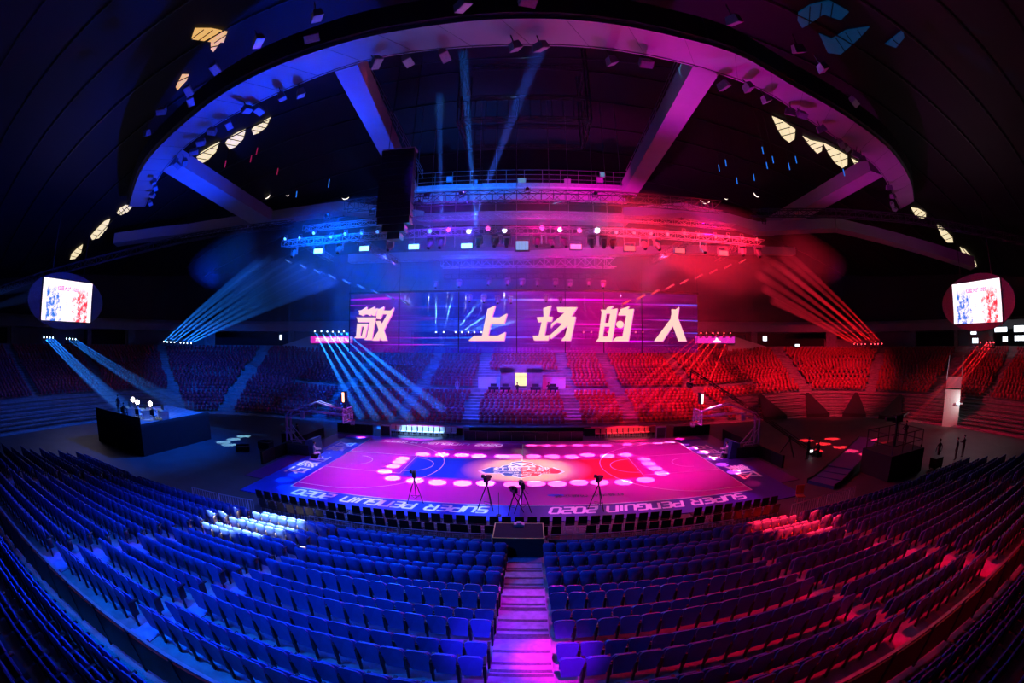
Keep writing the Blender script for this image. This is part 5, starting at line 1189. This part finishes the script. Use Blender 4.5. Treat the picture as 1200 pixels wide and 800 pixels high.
for s, nm in ((-1, 'left'), (1, 'right')):
    t = thing('video_board', '%s oval-backed video board showing a blue and red crowd picture' % nm, 'video board', (s*56, -2.3 if s < 0 else -1.5, 13.9), 0)
    t.rotation_euler = (0, 0, R(90) if s < 0 else R(-90))
    out = [(7.1*math.cos(a), 3.55*math.sin(a)) for a in np.linspace(0, 2*math.pi, 41)[:-1]]
    MB().prism(out, .25, .6, 'y').build('oval_backing', mat('oval_backing_paint', (.14, .14, .18), .6), t)
    MB().box(-4.75, 4.75, .0, .25, -2.65, 2.65).build('screen_frame', M_BLACK, t); MB().box(-4.62, 4.62, -.04, .0, -2.55, 2.55).build('screen', VM, t)
    me = text_mesh('红蓝大战 2020', .62); me.materials.clear(); me.materials.append(emis('caption_magenta', (.75, .05, .5), 1.0)); o = link('screen_caption', me, t); o.location = (0, -.06, 1.45); o.rotation_euler = (R(90), 0, 0)
    for x in (-3, 3): MB().tube((x, .4, 3.0), (x, .4, 11), .05, n=4).build('hanger', M_BLACK, t)
    area((s*54.6, -2, 13.9), (s*40, -2, 8), 120, (.8, .75, 1), 8, 4)

# ------------------------------------------------------------------ hanging see-through LED wall with lettering
YL = 13.0
sc0 = thing('led_screen', 'wide see-through hanging screen with blue and magenta streaks behind glowing characters', 'screen', (0, YL, 7.95))
def led_mat():
    m = bpy.data.materials.new('led_mesh'); m.use_nodes = True; n = m.node_tree; L = n.links; out = n.nodes['Material Output']; n.nodes.remove(n.nodes['Principled BSDF'])
    tc = n.nodes.new('ShaderNodeTexCoord'); geo = n.nodes.new('ShaderNodeNewGeometry'); sp = n.nodes.new('ShaderNodeSeparateXYZ'); L.new(geo.outputs['Position'], sp.inputs[0])
    def M(op, a, c=0.0, cl=False):
        k = n.nodes.new('ShaderNodeMath'); k.operation = op; k.use_clamp = cl
        for i, q in enumerate((a, c)):
            if isinstance(q, (int, float)): k.inputs[i].default_value = q
            else: L.new(q, k.inputs[i])
        return k.outputs[0]
    def noise(sx, sz, off, det=2.0):
        mp = n.nodes.new('ShaderNodeMapping'); mp.inputs['Scale'].default_value = (sx, 0.0, sz); mp.inputs['Location'].default_value = (off, 0, off*1.7); L.new(geo.outputs['Position'], mp.inputs[0])
        k = n.nodes.new('ShaderNodeTexNoise'); k.inputs['Scale'].default_value = 1.0; k.inputs['Detail'].default_value = det; L.new(mp.outputs[0], k.inputs['Vector']); return k.outputs['Fac']
    x = sp.outputs[0]
    s1 = M('POWER', M('MULTIPLY', M('SUBTRACT', noise(.06, 3.2, 3.1, 1), .585), 7, True), 1.6)
    s2 = M('POWER', M('MULTIPLY', M('SUBTRACT', noise(.10, 1.6, 9.4, 2), .52), 4.0, True), 1.3)
    def ramp(f, stops):
        r = n.nodes.new('ShaderNodeValToRGB'); e = r.color_ramp.elements
        for i, (p, c) in enumerate(stops):
            if i < 2: e[i].position = p; e[i].color = c + (1,)
            else: q = e.new(p); q.color = c + (1,)
        L.new(f, r.inputs[0]); return r.outputs[0]
    fx = M('ADD', M('MULTIPLY', x, 1/36.6), .5, True)
    base = ramp(fx, [(0.0, (.005, .0, .10)), (1.0, (.06, .0, .04)), (.12, (.10, .0, .16)), (.22, (.0, .01, .20)), (.42, (.02, .0, .26)), (.52, (.16, .0, .20)), (.7, (.28, .0, .12)), (.85, (.10, .0, .08))])
    c1 = ramp(fx, [(0.0, (.5, .0, .7)), (1.0, (.05, .1, 1)), (.2, (.8, .0, .6)), (.3, (.0, .15, 1)), (.5, (.1, .15, 1)), (.65, (.9, .0, .45)), (.8, (.7, .0, .8))])
    c2 = ramp(fx, [(0.0, (.0, .08, .8)), (1.0, (.35, .02, .6)), (.3, (.0, .1, 1)), (.55, (.5, .0, .7)), (.75, (.8, .0, .35))])
    def scale(c, f):
        k = n.nodes.new('ShaderNodeVectorMath'); k.operation = 'SCALE'; L.new(c, k.inputs[0])
        if isinstance(f, (int, float)): k.inputs['Scale'].default_value = f
        else: L.new(f, k.inputs['Scale'])
        return k.outputs[0]
    def add(a, b):
        k = n.nodes.new('ShaderNodeVectorMath'); k.operation = 'ADD'; L.new(a, k.inputs[0]); L.new(b, k.inputs[1]); return k.outputs[0]
    col = add(scale(base, .55), add(scale(c1, M('MULTIPLY', s1, .9)), scale(c2, M('MULTIPLY', s2, .22))))
    em = n.nodes.new('ShaderNodeEmission'); L.new(col, em.inputs[0]); em.inputs[1].default_value = 1.0
    tr = n.nodes.new('ShaderNodeBsdfTransparent'); tr.inputs[0].default_value = (.72, .72, .75, 1)
    ad = n.nodes.new('ShaderNodeAddShader'); L.new(em.outputs[0], ad.inputs[0]); L.new(tr.outputs[0], ad.inputs[1]); L.new(ad.outputs[0], out.inputs['Surface']); m.cycles.emission_sampling = 'NONE'; return m
LM = led_mat()
edges = [-18.4, -12.75, -6.5, -.7, 4.1, 8.0, 12.0, 18.3]
for a, b in zip(edges, edges[1:]):
    MB().box(a+.03, b-.03, 0, .03, 0, 6.1).build('led_panel', LM, sc0)
    MB().box(a-.05, a+.03, -.06, .12, 0, 6.1).build('panel_post', M_BLACK, sc0)
for q in range(1, 7):
    MB().box(-18.4, 18.3, .05, .08, q*.87, q*.87+.025).build('panel_rail', M_BLACK, sc0)
MB().box(-18.5, 18.4, -.1, .2, 6.1, 6.3).build('top_beam', M_BLACK, sc0)
for a in edges: MB().tube((a, 0, 6.2), (a, 0, 9.3), .03, n=4).build('hanging_cable', M_BLACK, sc0)
M_CHAR = emis('led_character', (1.0, .66, .56), 1.02); M_CHE = emis('led_character_edge', (1.0, .18, .75), 1.0)
def T8(pts, ox, oy, k): return [(ox + x/k, oy + y/k) for x, y in pts]
c7 = lambda p: T8(p, 400, 340, 5.4545); c8 = lambda p: T8(p, 610, 340, 5.4545); c6 = lambda p: T8(p, 410, 350, 13.333); c9 = lambda p: T8(p, 660, 350, 7.5)
CH = {
 '敬': [[c6([(135,185),(190,178),(275,120),(262,168),(310,165),(395,120),(378,168),(435,150),(400,262),(362,265),(345,240),(312,265),(272,240),(235,243),(200,268),(178,250),(150,248),(155,210)])],
       [c6([(105,292),(405,292),(345,640),(225,640),(272,600),(318,362),(130,362),(125,320)])],
       [c6([(120,388),(288,388),(240,612),(72,612),(105,580)]), c6([(185,430),(228,430),(195,578),(160,578)])],
       [c6([(440,152),(458,165),(540,118),(525,182),(640,186),(695,133),(660,240),(532,490),(585,650),(492,650),(478,600),(455,650),(350,650),(370,625),(455,490),(412,350),(475,345),(500,400),(590,240),(512,240),(480,318),(415,310)])]],
 '上': [[c7([(935,120),(985,98),(962,172),(1010,175),(1060,148),(1040,215),(955,215),(938,290),(1000,290),(1050,265),(1040,322),(812,322),(850,290),(900,290)])]],
 '场': [[c8([(145,115),(195,98),(177,168),(205,170),(197,200),(168,200),(152,290),(185,285),(175,320),(85,320),(78,290),(115,290),(135,200),(112,205),(103,172),(147,170)])],
       [c8([(230,108),(362,108),(322,168),(352,170),(318,322),(258,322),(283,292),(303,222),(190,312),(184,290),(268,212),(228,204),(204,225),(192,245),(196,215),(282,142),(238,140)])]],
 '的': [[c9([(325,95),(375,98),(385,75),(440,62),(415,95),(475,85),(425,375),(285,375),(310,345),(338,115)]), c9([(375,130),(412,130),(395,212),(362,212)]), c9([(358,243),(408,243),(388,332),(345,332)])],
       [c9([(480,145),(502,92),(580,65),(562,95),(618,88),(570,372),(430,372),(465,335),(520,330),(552,145)])],
       [c9([(497+32*math.cos(t), 225+32*math.sin(t)) for t in np.linspace(0, 2*math.pi, 17)[:-1]])]],
 '人': [[c9([(948,92),(985,95),(1015,72),(1003,165),(1080,372),(1010,372),(960,235),(870,372),(795,372),(940,180),(950,130)])]]}
for ch, parts_ in CH.items():
    for sub in parts_:
        loops = [[(lambda p: (p.x, p.z - 7.95))(aty(u, v, YL)) for u, v in lp] for lp in sub]
        me = poly_curve(loops, .04); me.materials.clear(); me.materials.append(M_CHAR); o = link('screen_character', me, sc0); o.location = (0, -.10, 0); o.rotation_euler = (R(90), 0, 0)
        me = poly_curve(loops, .02); me.materials.clear(); me.materials.append(M_CHE); o2 = link('character_shadow', me, sc0); o2.location = (.09, -.04, -.05); o2.rotation_euler = (R(90), 0, 0)
# ribbon signs at both ends of the screen
for nm, (u0, v0, u1, v1), body in (('left', (364,394,413,402), '2020超级企鹅红蓝大战'), ('right', (815,394,861,402), '')):
    a = aty(u0, v0, 35.6); b = aty(u1, v1, 35.6); w = b.x - a.x; h = a.z - b.z
    t = thing('ribbon_sign', 'magenta ribbon sign %s, %s of the hanging screen' % ('with white characters' if body else 'with small white emblem', nm), 'sign', (a.x + w/2, 35.6, b.z))
    MB().box(-w/2, w/2, 0, .2, 0, h).build('sign_face', emis('ribbon_magenta', (.85, .02, .55), .9), t); MB().box(-w/2-.1, w/2+.1, .1, .3, -.1, h+.1).build('sign_frame', M_BLACK, t)
    if body:
        me = text_mesh(body, h*.62); me.materials.clear(); me.materials.append(emis('sign_white', (1, .85, 1), 1.2)); o = link('sign_lettering', me, t); o.location = (.4, -.03, h/2); o.rotation_euler = (R(90), 0, 0); o.scale = (1.0, 1, 1)
    else:
        MB().prism([(-.55,.12*h),(1.0,.12*h),(1.0,.34*h),(.55,.45*h),(.35,.85*h),(.1,.85*h),(-.1,.45*h),(-.55,.34*h)], -.05, -.01, 'y').build('emblem', emis('sign_white', (1, .85, 1), 1.2), t)

# ------------------------------------------------------------------ beams of light in thick local haze, each lit by its own lamp
def haze_mat(name, dens):
    if name in MATS: return MATS[name]
    m = bpy.data.materials.new(name); m.use_nodes = True; n = m.node_tree; n.nodes.remove(n.nodes['Principled BSDF'])
    v = n.nodes.new('ShaderNodeVolumeScatter'); v.inputs['Density'].default_value = dens; v.inputs['Color'].default_value = (1, 1, 1, 1); v.inputs['Anisotropy'].default_value = 0.0
    n.links.new(v.outputs[0], n.nodes['Material Output'].inputs['Volume']); MATS[name] = m; return m
def beam(a, b, half, dens, power, color, lab, group, r0=.07, fixture=None):
    a = Vector(a); b = Vector(b); d = (b-a).normalized(); L = (b-a).length; s = a + d*.12
    r1 = r0 + math.tan(R(half))*L
    o = MB().tube((0,0,0), tuple(b - s), r0, r1, 12).build('light_beam', haze_mat('beam_haze_%g' % dens, dens)); o.location = s
    tag(o, lab, 'light beam', group)
    spot(s + d*.02, b, power, color, half*2*1.05, .35, .03)
    if fixture:
        t = thing('beam_light', fixture, 'stage light', a, 0, group.replace('beams', 'beam lamps')); q = d.to_track_quat('Z', 'Y').to_matrix().to_4x4()
        MB().tube((0,0,-.45), (0,0,.0), .16, .14, 8).xf(q).build('lamp_head', M_BLACK, t); MB().tube((0,0,.0), (0,0,.03), .11, n=8).xf(q).build('lens', M_LWHITE if color[2] > .5 else M_LRED, t)
        MB().box(-.22, .22, -.18, .18, -.75, -.6).box(-.24, -.18, -.05, .05, -.6, .05).box(.18, .24, -.05, .05, -.6, .05).xf(Matrix.Rotation(math.atan2(d.y, d.x) - math.pi/2, 4, 'Z')).build('yoke_base', M_BLACK, t)
BC = (.01, .20, 1.0); BCW = (.12, .45, 1.0); RC = (1.0, .006, .01)
def fan(pix_a, Xa, pix_b, Yb, half, dens, power, color, side, group, where, axis='x'):
    for k, (pa, pb) in enumerate(zip(pix_a, pix_b)):
        a = atx(*pa, Xa) if axis == 'x' else aty(*pa, Xa); b = aty(*pb, Yb)
        beam(a, b, half, dens, power, color, '%s of the %s light beams %s' % (ordn(k), side, where), group, fixture='small black beam lamp, %s from left, %s' % (ordn(k), where))
fan([(192,400),(196,400.5),(200,400.8),(204.5,401),(211.5,401.5),(215.5,401.8),(219.5,402),(224,402)], -58, [(304,306),(318,303),(332,305),(345,306),(357,309),(368,314),(380,320),(392,328)], 6, .7, .05, 900000, BC, 'blue', 'blue beams rising from the left concourse', 'rising from the left concourse')
fan([(1001,403),(1005,403.3),(1009.5,403.2),(1014,403),(1021,403),(1025,403),(1029,402.8),(1033.5,402.6)], 58, [(905,352),(895,338),(888,322),(896,312),(905,306),(893,300),(905,292),(915,290)], 6, .5, .05, 1100000, RC, 'red', 'red beams rising from the right concourse', 'rising from the right concourse')
fan([(51.5,395),(55,395),(58.5,395.2),(62,395.5)], -60, [(142,482),(148,484),(154,483),(160,482)], -5, .8, .06, 500000, BC, 'blue', 'blue beams falling on the podium', 'falling from the far left concourse to the podium')
fan([(78,396.5),(81.5,396.7),(85,397),(88.5,397.2)], -60, [(205,478),(213,480),(220,478),(228,477)], 4, .8, .06, 300000, BC, 'blue', 'blue beams falling behind the podium', 'falling from the left concourse behind the podium')
fan([(1149,401),(1156.5,401),(1160.5,401),(1164.5,401)], 60, [(1062,496),(1072,494),(1082,492),(1090,488)], -2, .6, .06, 700000, RC, 'red', 'red beams falling beside the pylon', 'falling beside the pale right-hand pylon')
fan([(369,388),(376.5,388),(383.5,388.3),(390,388.5),(397,388.5),(403,388)], 33, [(424,490),(442,492),(462,494),(482,492),(500,486),(520,480)], 14, 1.0, .055, 1500000, BC, 'blue', 'blue beams left of the screen', 'falling left of the hanging screen', 'y')
fan([(821.5,390),(828,390),(835.5,390),(841.5,390),(848.5,390),(856,390)], 33, [(690,496),(706,500),(722,503),(742,506),(760,506),(800,508)], 14, .7, .05, 900000, RC, 'red', 'red beams right of the screen', 'falling right of the hanging screen', 'y')
fan([(511,389),(520,389),(534,389),(541,389),(549,389),(556,389),(564,389)], 20, [(511,350),(530,348),(556,360),(572,368),(584,372),(594,374),(602,376)], 16, 1.6, .10, 260000, (.15, .5, 1), 'small blue', 'small beams behind the screen', 'behind the left half of the screen', 'y')
fan([(684,389),(693,389),(703,389),(712,389),(745,389),(753,389)], 20, [(664,372),(672,368),(680,362),(690,360),(722,368),(735,360)], 16, 1.0, .10, 110000, (1, .05, .15), 'small red', 'small red beams behind the screen', 'behind the right half of the screen', 'y')
# wide soft shafts rising from the rig
for a, b, h, p, c, lab in (((560,290),(543,60),1.5,26000,(.02,.18,1),'faint wide blue shaft rising straight above the rig'),((545,290),(640,40),2.0,30000,(.03,.12,1),'faint wide blue shaft slanting right above the rig'),((520,300),(515,110),1.4,16000,(.02,.15,1),'faint narrow blue shaft at the left end of the rig')):
    A_ = aty(*a, 1); B2 = aty(*b, -4 if b[1] < 100 else 0); beam(A_, B2, h, .02, p*14, c, lab, 'soft blue beams above the rig', r0=.15)
# two shafts grazing in from the far left edge
for k, (pa, pb) in enumerate((((-40,372),(60,340)), ((-40,352),(60,330)))):
    beam(atx(*pa, -58), atx(*pb, -30), .9, .03, 30000, BC, '%s pale blue shaft entering at the left edge beside the video board' % ['lower','upper'][k], 'pale blue beams at the left edge')
# vertical thin curtains of light beside the screen
for k, (u, c) in enumerate(((331,'b'),(343,'b'),(356,'b'),(368,'b'),(383,'b'),(409,'b'),(436,'b'),(468,'b'),(497,'b'),(780,'v'),(808,'r'),(826,'r'),(845,'r'),(866,'r'),(878,'r'))):
    p = aty(u, 300, 10.5); beam((p.x, 10.5, 17.4), (p.x, 10.6, 6.5), .6, .03, 60000 if c == 'b' else 24000, {'b': BC, 'r': (1, .02, .03), 'v': (.5, 0, .8)}[c], 'thin vertical %s shaft below the front truss, %s from left' % ({'b':'blue','r':'red','v':'violet'}[c], ordn(k)), 'thin vertical beams below the front truss', r0=.05)

# ------------------------------------------------------------------ haze banks hanging in the rig and behind the screen
def haze_bank(lab, c, r, dens):
    mb = MB().sphere((0, 0, 0), 1.0, 32, 18); mb.v = [(x*r[0], y*r[1], z*r[2]) for x, y, z in mb.v]
    m = bpy.data.materials.new('bank_haze'); m.use_nodes = True; n = m.node_tree; n.nodes.remove(n.nodes['Principled BSDF']); L = n.links
    v = n.nodes.new('ShaderNodeVolumeScatter'); tc = n.nodes.new('ShaderNodeTexCoord'); mp = n.nodes.new('ShaderNodeMapping'); mp.inputs['Scale'].default_value = tuple(1/q for q in r)
    g = n.nodes.new('ShaderNodeTexGradient'); g.gradient_type = 'SPHERICAL'; k = n.nodes.new('ShaderNodeMath'); k.operation = 'MULTIPLY'; k.inputs[1].default_value = dens*3.6      # thins out towards the edge of the bank
    L.new(tc.outputs['Object'], mp.inputs[0]); L.new(mp.outputs[0], g.inputs[0]); L.new(g.outputs['Fac'], k.inputs[0]); L.new(k.outputs[0], v.inputs['Density']); L.new(v.outputs[0], n.nodes['Material Output'].inputs['Volume'])
    o = mb.build('haze_bank', m); o.location = c; tag(o, lab, 'haze', kind='stuff')
haze_bank('thin coloured stage haze hanging in the lighting rig', (-1.0, 3.5, 16.2), (33, 7.5, 5.0), .011)
haze_bank('coloured stage haze hanging behind the screen and rig', (-2.0, 20.5, 13.0), (42, 10.0, 9.6), .0095)
for k, (u, v, kind) in enumerate(((373,294,'w'),(427,291,'w'),(485,289,'w'),(547,288,'w'),(675,289,'p'),(738,291,'r'),(797,293.5,'r'),(848,296.5,'r'))):
    p = aty(u, v, -.6); spot(p, p + Vector((0, -5, -1.5)), 1100, {'w': (.02, .25, 1), 'p': (1, .0, .3), 'r': (1, .0, .02)}[kind], 150, .5, .15)
for u, v, kind in row:
    if kind in ('pink', 'red') or u > 500: p = aty(u, v, 5.5); spot(p, p + Vector((0, -5, -1.5)), 260 if u != 699.5 else 1500, {'white': (.1, .3, 1), 'pink': (1, .0, .25), 'red': (1, .0, .02), 'blue': (0, .15, 1)}[kind], 150, .5, .12)

# ------------------------------------------------------------------ round light pools on the court, one narrow lamp above each
pools = [(472,537),(467.5,541),(461,546),(450.7,552),(460,560),(486,563),(512.5,565),(542,566),(569,566),(601,567.5),(628,566.5),(653,566.7),(678.7,565),(702.7,565),(730.7,564.8),(756.5,562),(775.5,554.4),(767.5,548.5),(760,543),(755,537.6),
 (733,532.5),(712,533.9),(688.5,533),(670.4,535),(646.7,534.7),(625,534.7),(495.5,532),(518,532.5),(541,533),(561,534),(589,534.7),(603,534.7),
 (423,512.5),(412,520.5),(333,562),(347,556),(335,570.7),(622.7,522),(640,522),(657,522),(677,521.6),(696,521.4),(710.7,522),(734.7,520.3),(752,520),(770.7,519.2),(785,517.6),(796,514),(802.7,520.5),(812,524.8),(823,530),(834,537),(846,544),(860,552.8),(871.5,559),(882,566)]
for (u, v) in pools:
    p = atz(u, v, .05); x = p.x; edge = u in (333, 347, 335, 882, 871.5, 412)
    c = (.75, .85, 1.0) if x < -1 else (1.0, .62, .50)
    if x > 13.6: c = (1.0, .25, .40)
    if edge: c = (.0, .14, 1) if x < 0 else (1, .02, .05)
    pw = 420000*(.16 if edge else 1)*(1.0 if x < -1 else .62)
    if v < 523 and u > 615 and not edge: pw *= .45
    r = (.54 if abs(x) > 8.3 and abs(p.y) < 5 else .6) if v > 523 or edge else .46
    src = Vector((x*.95, p.y + 1.0, 13.3)); d = (src - p).length
    spot(src, p, pw*.46, c, math.degrees(2*math.atan(r/d)), .12, .03)
# white-blue streaks on the dark floor behind the podium, red ones on the right
for (u, v) in ((262,518),(274,514.5),(286,511),(268,521)): p = atz(u, v, 0); spot((p.x+10, p.y+6, 13), p, 140000, (.30, .75, 1), 4.0, .2, .03)
for (u, v) in ((945,516),(965,520),(985,524),(955,528),(1000,534),(1020,538),(1030,520),(975,514)): p = atz(u, v, 0); spot((p.x-10, p.y+6, 13), p, 300000, (1, .02, .03), 4.2, .2, .03)
print('lights', len(LIGHTS), 'objects', len(bpy.data.objects), 'tris', sum(len(m.polygons) for m in bpy.data.meshes))
